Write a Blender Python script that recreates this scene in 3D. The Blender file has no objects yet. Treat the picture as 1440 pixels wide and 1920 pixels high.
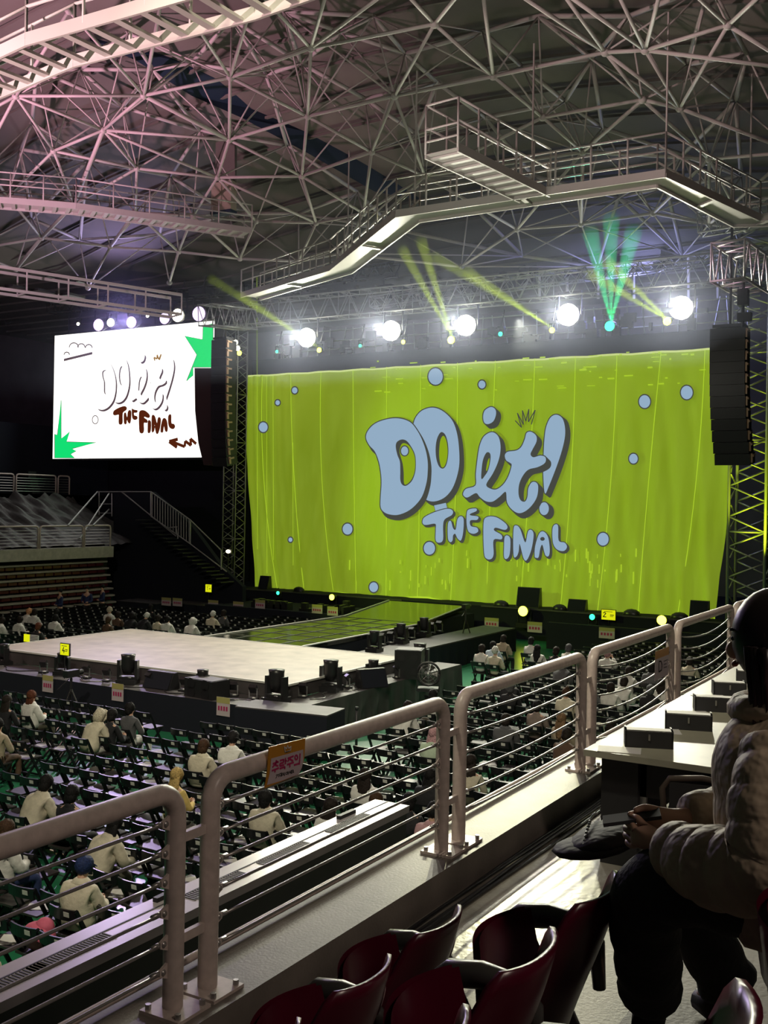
import bpy, math, random
from mathutils import Vector, Matrix
from mathutils.geometry import tessellate_polygon
R = math.radians
random.seed(7)
SC = bpy.context.scene
COL = SC.collection

# ---------------------------------------------------------------- camera
EYE = Vector((0.0, 0.0, 5.4))
FPX = 1985.0
YAW, ROLL = R(30.7), R(1.0)
cam_d = bpy.data.cameras.new('camera')
cam_d.sensor_fit = 'VERTICAL'
cam_d.sensor_height = 24.0
cam_d.sensor_width = 18.0
cam_d.lens = FPX / 1920.0 * 24.0
cam_d.shift_y = -15.0 / 1920.0
cam_d.clip_start = 0.05
cam_d.clip_end = 300
cam = bpy.data.objects.new('camera', cam_d)
COL.objects.link(cam)
cam.matrix_world = (Matrix.Translation(EYE) @ Matrix.Rotation(YAW, 4, 'Z')
                    @ Matrix.Rotation(R(90), 4, 'X') @ Matrix.Rotation(ROLL, 4, 'Z'))
SC.camera = cam

# ---------------------------------------------------------------- view
SC.view_settings.view_transform = 'Standard'
SC.view_settings.look = 'None'
SC.view_settings.gamma = 1
SC.view_settings.use_curve_mapping = False
SC.view_settings.exposure = 0.0
cy = SC.cycles
cy.max_bounces = 6
cy.diffuse_bounces = 2
cy.glossy_bounces = 2
cy.transmission_bounces = 2
cy.volume_bounces = 0
cy.transparent_max_bounces = 8
cy.sample_clamp_indirect = 3.0
cy.caustics_reflective = False
cy.caustics_refractive = False
cy.volume_step_rate = 4.0
cy.use_light_tree = True

# ---------------------------------------------------------------- world and lights
world = bpy.data.worlds.new('hall_air')
SC.world = world
world.use_nodes = True
world.node_tree.nodes['Background'].inputs[0].default_value = (0.20, 0.22, 0.33, 1)
world.node_tree.nodes['Background'].inputs[1].default_value = 0.035

def light(name, kind, loc, aim, power, color, **kw):
    d = bpy.data.lights.new(name, kind)
    d.energy = power
    d.color = color
    for k, v in kw.items():
        setattr(d, k, v)
    o = bpy.data.objects.new(name, d)
    COL.objects.link(o)
    o.location = loc
    if aim is not None:
        o.rotation_euler = (Vector(aim) - Vector(loc)).to_track_quat('-Z', 'Y').to_euler()
    return o

BLIND = [(-27.7, 12.9), (-23.26, 12.9), (-19.67, 12.9), (-15.18, 12.95), (-10.78, 12.9)]
for i, (bx_, bz_) in enumerate(BLIND):
    light('audience_blinder_light', 'SPOT', (bx_, 38.7, bz_), (bx_ * 0.55 + 2.0, 6, 0.5), 4800,
          (1.0, 0.97, 0.78), spot_size=R(92), spot_blend=0.6, shadow_soft_size=0.18)
# washes of the moving lamps and other spots; added fills are marked
light('pink_wash_light', 'SPOT', (-30.0, 12.0, 7.0), (-28, 21, 17.5), 19000, (1.0, 0.50, 0.68),
      spot_size=R(58), spot_blend=1.0, shadow_soft_size=0.3)
light('pink_top_light', 'SPOT', (-4.0, 12.0, 8.0), (-7, 22, 18), 350, (1.0, 0.62, 0.72),
      spot_size=R(70), spot_blend=1.0, shadow_soft_size=0.3)
light('violet_wash_light', 'SPOT', (-35.5, 36.0, 13.6), (-7, 5, 2), 5500, (0.72, 0.55, 1.0),
      spot_size=R(50), spot_blend=0.9, shadow_soft_size=0.3)
light('violet_up_light', 'SPOT', (-36.0, 36.5, 13.9), (-35, 33, 20), 900, (0.55, 0.42, 1.0),
      spot_size=R(120), spot_blend=0.9, shadow_soft_size=0.3)
light('aisle_beam_light', 'SPOT', (-17.0, 38.7, 12.9), (-2.0, 8.6, 3.1), 15000, (1.0, 0.96, 0.62),
      spot_size=R(8.5), spot_blend=0.35, shadow_soft_size=0.12)
light('crowd_key_light', 'SPOT', (-5.0, 1.0, 15.0), (-12.5, 15, 0), 5200, (1.0, 0.92, 0.70),
      spot_size=R(85), spot_blend=0.7, shadow_soft_size=0.3)
light('projector_light', 'SPOT', (-27.0, 29.0, 6.5), (-17.5, 41.3, 5.5), 2600, (0.62, 0.95, 0.12),
      spot_size=R(80), spot_blend=0.5, shadow_soft_size=0.2)
light('pink_stage_light', 'SPOT', (-33.0, 14.0, 14.0), (-22, 21, 1), 3400, (1.0, 0.66, 0.62),
      spot_size=R(50), spot_blend=0.9, shadow_soft_size=0.3)
light('warm_stage_light', 'SPOT', (-8.0, 8.0, 15.0), (-15, 21, 1), 3000, (1.0, 0.93, 0.68),
      spot_size=R(62), spot_blend=0.9, shadow_soft_size=0.3)
light('roof_fill_light', 'AREA', (-12.0, 20.0, 10.0), (-13, 27, 22), 150, (0.95, 0.92, 0.80),  # unseen disk lamp added to brighten the roof
      shape='DISK', size=3.0)
light('near_roof_fill_light', 'SPOT', (2.0, 14.0, 10.5), (-8, 25, 19), 220, (1.0, 0.80, 0.80),  # unseen spot added to brighten the right part of the roof
      spot_size=R(70), spot_blend=0.9, shadow_soft_size=0.4)
light('catwalk_pink_light', 'SPOT', (-20.0, 4.0, 8.5), (-14.5, 11.5, 13.3), 13000, (1.0, 0.66, 0.68),  # unseen spot added to turn the top left catwalk pink
      spot_size=R(46), spot_blend=0.9, shadow_soft_size=0.2)
light('gantry_fill_light', 'SPOT', (-24.0, 12.0, 8.5), (-32, 28, 12.9), 5000, (1.0, 0.66, 0.86),  # extra unseen spot added to brighten the gantry
      spot_size=R(48), spot_blend=0.9, shadow_soft_size=0.2)
light('blue_haze_light', 'POINT', (-14.0, 44.5, 14.5), None, 600, (0.36, 0.38, 1.0), shadow_soft_size=1.0)  # added point lamp that colours the haze blue
light('stand_fill_light', 'AREA', (5.5, 1.0, 11.5), (-2.0, 4.0, 3.0), 165, (1.0, 0.82, 0.68),  # unseen area lamp added to fill the near stand and rail
      shape='DISK', size=1.2)

# ---------------------------------------------------------------- point finding
_s, _c = math.sin(YAW), math.cos(YAW)
def ray(px, py):
    a, b = px - 720, py - 960
    x = a * math.cos(ROLL) + b * math.sin(ROLL)
    y = -a * math.sin(ROLL) + b * math.cos(ROLL) + 15
    return Vector((x / FPX * _c - _s, x / FPX * _s + _c, -y / FPX))
def onz(px, py, z):
    r = ray(px, py); return EYE + r * ((z - EYE.z) / r.z)
def ony(px, py, Y):
    r = ray(px, py); return EYE + r * ((Y - EYE.y) / r.y)
def onx(px, py, X):
    r = ray(px, py); return EYE + r * ((X - EYE.x) / r.x)

# ---------------------------------------------------------------- materials
def mat(name, color, rough=0.6, metal=0.0, emit=None, estr=1.0, noise=0.0, nscale=5.0, spec=0.5, bump=0.0, bscale=None, objcol=False):
    m = bpy.data.materials.new(name)
    m.use_nodes = True
    nt = m.node_tree
    b = nt.nodes['Principled BSDF']
    b.inputs['Base Color'].default_value = (*color, 1)
    b.inputs['Roughness'].default_value = rough
    b.inputs['Metallic'].default_value = metal
    b.inputs['Specular IOR Level'].default_value = spec
    if emit:
        b.inputs['Emission Color'].default_value = (*emit, 1)
        b.inputs['Emission Strength'].default_value = estr
    base = None
    if objcol:
        oi = nt.nodes.new('ShaderNodeObjectInfo'); base = oi.outputs['Color']
        nt.links.new(base, b.inputs['Base Color'])
    tc = None
    if noise or bump:
        tc = nt.nodes.new('ShaderNodeTexCoord')
        nz = nt.nodes.new('ShaderNodeTexNoise')
        nz.inputs['Scale'].default_value = nscale
        nz.inputs['Detail'].default_value = 5
        nt.links.new(tc.outputs['Object'], nz.inputs['Vector'])
    if noise:
        mx = nt.nodes.new('ShaderNodeMix'); mx.data_type = 'RGBA'; mx.blend_type = 'MULTIPLY'
        mx.inputs[0].default_value = 1.0
        rp = nt.nodes.new('ShaderNodeMapRange')
        rp.inputs[1].default_value = 0.3; rp.inputs[2].default_value = 0.7
        rp.inputs[3].default_value = 1 - noise; rp.inputs[4].default_value = 1 + noise * 0.4
        nt.links.new(nz.outputs[0], rp.inputs[0])
        if base: nt.links.new(base, mx.inputs[6])
        else: mx.inputs[6].default_value = (*color, 1)
        nt.links.new(rp.outputs[0], mx.inputs[7])
        nt.links.new(mx.outputs[2], b.inputs['Base Color'])
    if bump:
        n2 = nt.nodes.new('ShaderNodeTexNoise'); n2.inputs['Scale'].default_value = bscale or nscale
        nt.links.new(tc.outputs['Object'], n2.inputs['Vector'])
        bp = nt.nodes.new('ShaderNodeBump'); bp.inputs['Strength'].default_value = bump
        bp.inputs['Distance'].default_value = 0.02
        nt.links.new(n2.outputs[0], bp.inputs['Height']); nt.links.new(bp.outputs[0], b.inputs['Normal'])
    return m

def srgb(r, g, b):
    f = lambda v: (v / 255 / 12.92) if v <= 10 else ((v / 255 + 0.055) / 1.055) ** 2.4
    return (f(r), f(g), f(b))
def glow(name, rgb, s=1.0):
    m = bpy.data.materials.new(name); m.use_nodes = True
    nt = m.node_tree; nt.nodes.remove(nt.nodes['Principled BSDF'])
    e = nt.nodes.new('ShaderNodeEmission'); e.inputs[0].default_value = (*rgb, 1); e.inputs[1].default_value = s
    nt.links.new(e.outputs[0], nt.nodes['Material Output'].inputs[0])
    return m

M = {
 'rail': mat('painted_rail', (0.64, 0.54, 0.50), 0.36, 0.0, noise=0.16, nscale=22),
 'cable': mat('steel_cable', (0.42, 0.40, 0.39), 0.35, 0.7),
 'steel': mat('bare_steel', (0.5, 0.5, 0.5), 0.3, 0.9),
 'concrete': mat('grey_concrete', (0.21, 0.185, 0.165), 0.5, noise=0.4, nscale=2.2, bump=0.08, bscale=60, spec=0.35),
 'aisle': mat('worn_sealed_concrete', (0.34, 0.32, 0.28), 0.36, noise=0.5, nscale=3.0, bump=0.15, bscale=25),
 'duct': mat('lacquered_metal_top', (0.36, 0.33, 0.35), 0.30, 0.2, noise=0.12, nscale=1.5, bump=0.05, bscale=3),
 'black': mat('black_paint', (0.012, 0.012, 0.014), 0.5),
 'blackcloth': mat('black_cloth', (0.018, 0.02, 0.03), 0.9, spec=0.15),
 'greycloth': mat('dark_grey_fabric', (0.075, 0.068, 0.070), 0.55, noise=0.3, nscale=2),
 'seat': mat('maroon_plastic', (0.085, 0.004, 0.018), 0.28, noise=0.15, nscale=7),
 'arm': mat('dark_grey_arm', (0.06, 0.058, 0.055), 0.3),
 'desk': mat('pale_laminate', (0.42, 0.41, 0.32), 0.4, noise=0.10, nscale=6),
 'deskpanel': mat('dark_desk_panel', (0.03, 0.03, 0.033), 0.5),
 'floor': mat('green_court_floor', (0.028, 0.22, 0.105), 0.28, noise=0.25, nscale=0.8),
 'wall': mat('dark_hall_wall', (0.16, 0.13, 0.15), 0.8, noise=0.3, nscale=0.4),
 'stagetop': mat('pale_stage_deck', (0.46, 0.41, 0.34), 0.5, noise=0.25, nscale=1.6),
 'runway': mat('black_gloss_deck', (0.012, 0.014, 0.012), 0.13),
 'white': mat('white_trim', (0.7, 0.7, 0.66), 0.5),
 'paper': mat('white_paper', (0.75, 0.74, 0.72), 0.6),
 'steelroof': mat('white_painted_pipe', (0.60, 0.56, 0.53), 0.5, noise=0.1, nscale=0.5),
 'roof': mat('roof_deck', (0.185, 0.175, 0.15), 0.8, noise=0.25, nscale=0.25),
 'navy': mat('navy_clerestory', (0.012, 0.03, 0.06), 0.6),
 'truss': mat('aluminium_truss', (0.42, 0.42, 0.42), 0.45, 0.5),
 'gear': mat('black_fixture', (0.02, 0.02, 0.022), 0.35),
 'skin': mat('skin', (0.60, 0.36, 0.26), 0.5),
 'hair': mat('hair', (1, 1, 1), 0.72, objcol=True, noise=0.5, nscale=40, spec=.25, bump=.5, bscale=50),
 'cloth': mat('clothing', (1, 1, 1), 0.8, objcol=True, noise=0.2, nscale=8, bump=0.3, bscale=25),
 'chair': mat('black_chair_frame', (0.010, 0.011, 0.013), 0.3),
 'chairseat': mat('black_chair_seat', (0.035, 0.03, 0.03), 0.36),
 'card': mat('seat_number_card', (0.62, 0.62, 0.58), 0.6),
 'yellow': glow('lit_yellow_sign', srgb(222, 226, 20), 1.0),
 'dark_ink': mat('dark_ink', (0.03, 0.03, 0.03), 0.7),
 'pinkink': mat('magenta_ink', (0.45, 0.02, 0.12), 0.6),
 'signpaper': mat('sign_laminate', (0.58, 0.48, 0.52), 0.35),
 'signorange': mat('sign_orange', (0.55, 0.24, 0.02), 0.35),
}

# ---------------------------------------------------------------- mesh builder
class MB:
    def __init__(s): s.v = []; s.f = []; s.m = []
    def add(s, vs, fs, mi=0):
        n = len(s.v); s.v += [tuple(v) for v in vs]
        s.f += [tuple(i + n for i in f) for f in fs]; s.m += [mi] * len(fs); return s
    def box(s, c, size, rot=None, mi=0):
        hx, hy, hz = size[0] / 2, size[1] / 2, size[2] / 2
        pts = [Vector((x, y, z)) for x in (-hx, hx) for y in (-hy, hy) for z in (-hz, hz)]
        if rot is not None: pts = [rot @ p for p in pts]
        c = Vector(c)
        return s.add([p + c for p in pts], [(0, 1, 3, 2), (4, 6, 7, 5), (0, 4, 5, 1), (2, 3, 7, 6), (0, 2, 6, 4), (1, 5, 7, 3)], mi)
    def bx(s, x0, x1, y0, y1, z0, z1, mi=0):
        return s.box(((x0 + x1) / 2, (y0 + y1) / 2, (z0 + z1) / 2), (x1 - x0, y1 - y0, z1 - z0), None, mi)
    def rings(s, rings, cap=True, mi=0, closed=True):
        n = len(rings[0]); vs = [p for r in rings for p in r]; fs = []
        for i in range(len(rings) - 1):
            for j in range(n if closed else n - 1):
                a, b = i * n + j, i * n + (j + 1) % n
                fs.append((a, b, b + n, a + n))
        if cap:
            fs.append(tuple(range(n))[::-1]); fs.append(tuple((len(rings) - 1) * n + k for k in range(n)))
        return s.add(vs, fs, mi)
    def tube(s, pts, r, n=8, cap=True, mi=0):
        pts = [Vector(p) for p in pts]
        rr = r if isinstance(r, (list, tuple)) else [r] * len(pts)
        out = []; prev = None
        for i, p in enumerate(pts):
            t = (pts[min(i + 1, len(pts) - 1)] - pts[max(i - 1, 0)])
            if t.length < 1e-9: t = Vector((0, 0, 1))
            t.normalize()
            if prev is None:
                u = t.cross(Vector((0, 0, 1)))
                if u.length < 0.05: u = t.cross(Vector((1, 0, 0)))
            else:
                u = prev - t * prev.dot(t)
            u.normalize(); prev = u; w = t.cross(u)
            out.append([p + (u * math.cos(2 * math.pi * k / n) + w * math.sin(2 * math.pi * k / n)) * rr[i] for k in range(n)])
        return s.rings(out, cap, mi)
    def cyl(s, p0, p1, r, n=8, mi=0): return s.tube([p0, p1], r, n, True, mi)
    def bar(s, p0, p1, w, h, mi=0):
        p0, p1 = Vector(p0), Vector(p1); t = (p1 - p0).normalized()
        u = t.cross(Vector((0, 0, 1)))
        if u.length < 0.01: u = Vector((1, 0, 0))
        u.normalize(); k = u.cross(t)
        q = [u * a * w / 2 + k * b * h / 2 for a, b in ((-1, -1), (1, -1), (1, 1), (-1, 1))]
        return s.rings([[p0 + x for x in q], [p1 + x for x in q]], True, mi)
    def ell(s, c, r, nu=12, nv=8, rot=None, mi=0, cut=None):
        c = Vector(c); rg = []
        for j in range(nv + 1):
            th = math.pi * (0.001 + 0.998 * j / nv); row = []
            for i in range(nu):
                ph = 2 * math.pi * i / nu
                p = Vector((r[0] * math.sin(th) * math.cos(ph), r[1] * math.sin(th) * math.sin(ph), r[2] * math.cos(th)))
                if rot is not None: p = rot @ p
                row.append(c + p)
            rg.append(row)
        return s.rings(rg, True, mi)
    def grid(s, fn, nu, nv, mi=0):
        vs = [fn(i / nu, j / nv) for j in range(nv + 1) for i in range(nu + 1)]
        fs = [(j * (nu + 1) + i, j * (nu + 1) + i + 1, (j + 1) * (nu + 1) + i + 1, (j + 1) * (nu + 1) + i) for j in range(nv) for i in range(nu)]
        return s.add(vs, fs, mi)
    def flat(s, pts, mi=0):      # filled polygon from 3D points (concave allowed)
        tri = tessellate_polygon([[Vector(p) for p in pts]])
        return s.add(pts, tri, mi)
    def slab(s, pts, off, mi=0):  # polygon with thickness
        off = Vector(off); n = len(pts); P = [Vector(p) for p in pts]
        tri = tessellate_polygon([P])
        vs = P + [p + off for p in P]
        fs = [tuple(t) for t in tri] + [tuple(i + n for i in t[::-1]) for t in tri]
        fs += [(i, (i + 1) % n, (i + 1) % n + n, i + n) for i in range(n)]
        return s.add(vs, fs, mi)
    def mesh(s, name, smooth=False):
        me = bpy.data.meshes.new(name); me.from_pydata(s.v, [], s.f)
        if any(s.m): me.polygons.foreach_set('material_index', s.m)
        if smooth: me.polygons.foreach_set('use_smooth', [True] * len(s.f))
        me.update(); return me
    def build(s, name, m, parent=None, smooth=False, loc=None):
        return obj(name, s.mesh(name, smooth), m, parent, loc)

def obj(name, me, m=None, parent=None, loc=None):
    o = bpy.data.objects.new(name, me)
    if m is not None and me is not None and not me.materials:
        for k in (m if isinstance(m, (list, tuple)) else [m]): me.materials.append(M[k] if isinstance(k, str) else k)
    COL.objects.link(o)
    if parent: o.parent = parent
    if loc is not None: o.location = loc
    return o
def autosmooth(o, ang=40):
    me = o.data
    me.polygons.foreach_set('use_smooth', [True] * len(me.polygons))
    try: me.set_sharp_from_angle(angle=R(ang))
    except Exception: pass
    return o
def tag(o, label, cat, group=None):
    o['label'] = label; o['category'] = cat
    if group: o['group'] = group
    return o
def thing(name, label, cat, loc=(0, 0, 0), rz=0.0, group=None):
    o = bpy.data.objects.new(name, None); o.empty_display_size = 0.1
    COL.objects.link(o); o.location = loc; o.rotation_euler = (0, 0, rz)
    return tag(o, label, cat, group)
def struct(name, mb, m, smooth=False):
    o = mb.build(name, m, None, smooth); o['kind'] = 'structure'; return o
def dup(root, loc=None, rz=None, label=None, group=None):
    r = root.copy(); COL.objects.link(r)
    if loc is not None: r.location = loc
    if rz is not None: r.rotation_euler = (0, 0, rz)
    if label: r['label'] = label
    if group: r['group'] = group
    for ch in list(root.children):
        c = ch.copy(); COL.objects.link(c); c.parent = r
        for g in list(ch.children):
            d = g.copy(); COL.objects.link(d); d.parent = c
    return r
def smoothpoly(pts, k=4):    # closed Catmull-Rom
    n = len(pts); out = []
    for i in range(n):
        p0, p1, p2, p3 = (pts[(i + j - 1) % n] for j in range(4))
        for t in range(k):
            t /= k
            out.append(tuple(0.5 * ((2 * p1[a]) + (-p0[a] + p2[a]) * t + (2 * p0[a] - 5 * p1[a] + 4 * p2[a] - p3[a]) * t * t + (-p0[a] + 3 * p1[a] - 3 * p2[a] + p3[a]) * t ** 3) for a in (0, 1)))
    return out
def grow(pts, d):            # push a 2D outline outwards
    n = len(pts); A = sum(pts[i][0] * pts[(i + 1) % n][1] - pts[(i + 1) % n][0] * pts[i][1] for i in range(n))
    sg = 1 if A > 0 else -1; out = []
    for i in range(n):
        ax, ay = pts[i - 1]; bx_, by_ = pts[(i + 1) % n]
        tx, ty = bx_ - ax, by_ - ay; L = math.hypot(tx, ty) or 1
        out.append((pts[i][0] + sg * ty / L * d, pts[i][1] - sg * tx / L * d))
    return out
def circ(cx, cy_, rx, ry=None, n=20):
    ry = ry or rx
    return [(cx + rx * math.cos(2 * math.pi * i / n), cy_ + ry * math.sin(2 * math.pi * i / n)) for i in range(n)]
def truss_mb(mb, p0, p1, w, h, step, r=0.035, rd=0.018, up=(0, 0, 1)):
    p0, p1 = Vector(p0), Vector(p1); t = (p1 - p0); L = t.length; t.normalize(); up = Vector(up)
    u = t.cross(up).normalized(); k = u.cross(t).normalized()
    C = [u * a * w / 2 + k * b * h / 2 for a, b in ((-1, -1), (1, -1), (1, 1), (-1, 1))]
    for c in C: mb.cyl(p0 + c, p1 + c, r, 6)
    n = max(1, round(L / step))
    for i in range(n):
        a, b = p0 + t * L * i / n, p0 + t * L * (i + 1) / n; m = (a + b) / 2
        for q in range(4):
            c0, c1 = C[q], C[(q + 1) % 4]
            mb.cyl(a + c0, m + c1, rd, 4); mb.cyl(m + c1, b + c0, rd, 4)
            if i % 3 == 0: mb.cyl(a + c0, a + c1, rd, 4)
    return mb

# ================================================================ SETTING
struct('floor', MB().bx(-62, 14, -16, 62, -0.2, 0.0), 'floor')
struct('wall_back', MB().bx(-62, 14, 56, 56.5, 0, 26), 'wall')
struct('wall_left', MB().bx(-60.5, -60, -16, 56, 0, 26), 'wall')
struct('wall_right', MB().bx(12, 12.5, -16, 56, 0, 26), 'wall')
# roof: shallow dome of deck panels over a double layer pipe frame
RC = (-19.0, 14.0)
def zl(x, y): return 19.5 - 0.0068 * ((x - RC[0]) ** 2 + (y - RC[1]) ** 2)
def onroof(px, py, up=0.0):
    r = ray(px, py); lo, hi = 5.0, 90.0
    f = lambda t: EYE.z + r.z * t - (zl(EYE.x + r.x * t, EYE.y + r.y * t) + up)
    t = 5.0; step = 0.25; best = 60
    while t < 90:
        if f(t) > 0: best = t; break
        t += step
    return EYE + r * best
def deckz(x, y): return max(zl(x, y) + 3.4, 16.6)
mb = MB()
def dk(u, v):
    x = -62 + 78 * u; y = -16 + 74 * v
    return Vector((x, y, deckz(x, y)))
mb.grid(dk, 60, 60)
o = struct('ceiling', mb, 'roof')
# purlin ribs under the roof deck
mb = MB()
for i in range(30):
    y = 2 + i * 1.7
    pts = [Vector((x, y, deckz(x, y) - 0.12)) for x in range(-58, 12, 3)]
    for a, b in zip(pts, pts[1:]): mb.bar(a, b, 0.10, 0.10)
struct('trim_1', mb, 'roof')
# dark clerestory strip
P = [(250, 95), (330, 130), (430, 195), (520, 235), (640, 300), (760, 370)]
mb = MB()
pts = [onroof(x, y, 3.1) for x, y in P]
for a, b in zip(pts, pts[1:]):
    d = Vector((0.55, 1.0, 0)).normalized() * 1.5
    mb.slab([a - d, b - d, b + d, a + d], (0, 0, 0.1))
struct('window_1', mb, 'navy')

# ---------------------------------------------------------------- near stand (our side)
mb = MB()
mb.bx(-2.80, 4.0, -6, 30, 2.75, 3.11)           # aisle slab
struct('floor_aisle', mb, 'aisle')
mb = MB(); mb.bx(-3.22, -2.78, -6, 30, 2.72, 3.30); mb.bx(-3.22, -3.0, -6, 30, 0.0, 2.72)
struct('trim_2', mb, 'concrete')
ROWZ = [3.27, 3.60, 3.95, 4.30]
ROWX = [-2.0, -1.45, -0.93, -0.15]                # front edge of each step
mb = MB()
for k, (z, x) in enumerate(zip(ROWZ, ROWX)):
    mb.bx(x, 4.0, -6, 4.75 if k < 2 else 5.4, z - 0.36, z)
struct('floor_steps', mb, 'concrete')
struct('trim_3', MB().bx(-2.30, -1.98, 2.6, 4.9, 3.04, 3.16), 'concrete')   # low step at the row ends
struct('wall_stand', MB().bx(-3.0, 12, -6, 30, 0.0, 2.75), 'black')

# ---------------------------------------------------------------- thrust stage
t = thing('thrust_stage', 'large pale square stage deck in the middle of the arena with black skirts', 'stage', (0, 0, 0))
MB().bx(-24.5, -14.3, 19.9, 25.35, 1.12, 1.20).build('deck', 'stagetop', t)
mb = MB()
for a, b in (((-24.5, 19.88), (-14.28, 19.88)), ((-14.28, 19.88), (-14.28, 25.37)), ((-24.5, 25.37), (-14.28, 25.37)), ((-24.52, 19.88), (-24.52, 25.37))):
    mb.bar((a[0], a[1], 1.19), (b[0], b[1], 1.19), 0.05, 0.045)
mb.build('edge_trim', 'white', t)
def skirt(pts, z0, z1, amp=0.03, seg=0.1):
    mb = MB(); L = 0; cols = []
    for (x0, y0), (x1, y1) in zip(pts, pts[1:]):
        d = math.hypot(x1 - x0, y1 - y0); n = max(2, int(d / seg)); nx, ny = (y1 - y0) / d, -(x1 - x0) / d
        for i in range(n + 1):
            s = i / n; ph = (L + s * d)
            a = amp * (math.sin(ph * 9) + 0.6 * math.sin(ph * 23 + 1.3))
            cols.append((x0 + (x1 - x0) * s, y0 + (y1 - y0) * s, nx, ny, a))
        L += d
    n = len(cols); nv = 6
    vs = [(c[0] + c[2] * c[4] * (1 - j / nv), c[1] + c[3] * c[4] * (1 - j / nv), z0 + (z1 - z0) * j / nv) for j in range(nv + 1) for c in cols]
    fs = [(j * n + i, j * n + i + 1, (j + 1) * n + i + 1, (j + 1) * n + i) for j in range(nv) for i in range(n - 1)]
    return mb.add(vs, fs)
skirt([(-24.5, 19.88), (-14.28, 19.88), (-14.28, 25.4)], 0.85, 1.15, 0.012).build('upper_skirt', 'greycloth', t, True)
t = thing('stage_ledge', 'low black ledge wrapped in cloth around the pale stage, carrying stage lights', 'ledge', (0, 0, 0))
mb = MB(); mb.bx(-25.7, -13.5, 18.7, 19.86, 0.78, 0.85); mb.bx(-14.26, -13.5, 19.86, 27.2, 0.78, 0.85)
mb.build('ledge_top', 'greycloth', t)
skirt([(-25.7, 18.68), (-13.5, 18.68)], 0.0, 0.86, 0.012).build('front_skirt', 'blackcloth', t, True)
skirt([(-13.48, 18.68), (-13.48, 27.2)], 0.0, 0.86, 0.05).build('side_skirt', 'greycloth', t, True)
# runway
t = thing('runway', 'glossy black tiled runway from the pale stage to the curtain', 'runway', (0, 0, 0))
RW = [(-21.45, 25.38, 1.19), (-21.35, 33.2, 1.19), (-22.6, 38.6, 1.32), (-19.0, 38.6, 1.32), (-17.85, 32.6, 1.19), (-17.75, 25.38, 1.19)]
mb = MB()
mb.slab([RW[0], RW[1], RW[4], RW[5]], (0, 0, -0.12)); mb.slab([RW[1], RW[2], RW[3], RW[4]], (0, 0, -0.12))
mb.build('deck', 'runway', t)
mb = MB()
for a, b in ((0, 1), (1, 2), (3, 4), (4, 5)):
    mb.bar(Vector(RW[a]) + Vector((0, 0, .02)), Vector(RW[b]) + Vector((0, 0, .02)), 0.06, 0.03)
mb.build('edge_trim', 'white', t)
mb = MB()
for i in range(1, 4): mb.bar((-21.4 + i * 0.92, 25.4, 1.197), (-21.4 + i * 0.92, 33, 1.197), 0.018, 0.012)
for j in range(7): mb.bar((-21.4, 26.4 + j * 1.1, 1.197), (-17.8, 26.4 + j * 1.1, 1.197), 0.018, 0.012)
mb.build('panel_joint', mat('pale_joint', (0.14, 0.16, 0.10), 0.5), t)
mb = MB(); mb.bx(-21.4, -17.8, 25.4, 33, 0.0, 1.06); mb.bx(-22.3, -18.6, 33, 38.6, 0, 1.06)
mb.build('base', 'blackcloth', t)
t = thing('runway_ledge', 'low black cloth ledge along the right side of the glossy runway', 'ledge', (0, 0, 0))
MB().bx(-17.2, -15.9, 27.5, 36.5, 0.80, 0.86).build('ledge_top', 'greycloth', t)
skirt([(-15.88, 27.2), (-15.88, 36.6)], 0.0, 0.82, 0.03).build('side_skirt', 'blackcloth', t, True)
MB().bx(-17.2, -15.95, 27.5, 36.5, 0.0, 0.79).build('frame', 'blackcloth', t)
# main stage
t = thing('main_stage', 'long black main stage platform under the green curtain', 'stage', (0, 0, 0))
MB().bx(-34.0, -6.5, 39.9, 52, 0.0, 1.25).build('platform', 'blackcloth', t)
mb = MB(); mb.bar((-34.0, 39.88, 1.24), (-22.7, 39.88, 1.24), .05, .05); mb.bar((-18.9, 39.88, 1.24), (-6.5, 39.88, 1.24), .05, .05)
mb.build('edge_trim', 'greycloth', t)
# low risers left of the runway
for k, (px, py, w, d) in enumerate([(275, 1128, 2.3, 1.3), (350, 1130, 2.2, 1.3), (420, 1136, 2.0, 1.3)]):
    p = onz(px, py, 0.75)
    o = MB().bx(-w / 2, w / 2, -d / 2, d / 2, -0.75, 0.0).bx(-w / 2 - .03, w / 2 + .03, -d / 2 - .03, d / 2 + .03, 0.0, 0.03, 1).build('riser', ['blackcloth', 'greycloth'], None, False, p)  # grey top sheet puts the light on the black riser into its colour
    tag(o, ['flat black riser furthest left under the stairs', 'middle flat black riser left of the runway', 'flat black riser nearest the runway on its left'][k], 'riser', 'black risers by the main stage')
# far front barrier (long dark wall between right crowd block and main stage)
o = MB().bx(-15.2, -3.3, 37.9, 38.2, 0.0, 1.0).build('crowd_barrier', 'blackcloth')
tag(o, 'long black barrier between the right seat block and the main stage', 'barrier')
o = MB().bx(-29.5, -22.7, 34.9, 35.2, 0.0, 1.0).build('crowd_barrier', 'blackcloth')
tag(o, 'long black barrier in front of the stage left of the runway', 'barrier')

# ================================================================ OPPOSITE STAND
XL = -35.2
mb = MB(); mb.bx(XL - 0.35, XL + 0.12, -4, 35.1, 2.78, 3.26)
struct('trim_4', mb, mat('cream_fascia', (0.45, 0.42, 0.36), 0.6, noise=.2))
mb = MB(); mb.bx(XL - 6.5, XL - 0.35, -4, 35.1, 2.9, 3.2); mb.bx(XL - 9, XL - 6.6, -4, 38.8, 5.3, 5.6); mb.bx(XL-6.7, XL-6.6, -4, 38.8, 3.2, 5.6)
struct('floor_opposite', mb, 'concrete')
struct('wall_opposite', MB().bx(XL - 9, XL - 3.2, -4, 38.0, 0, 2.8), 'black')
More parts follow.
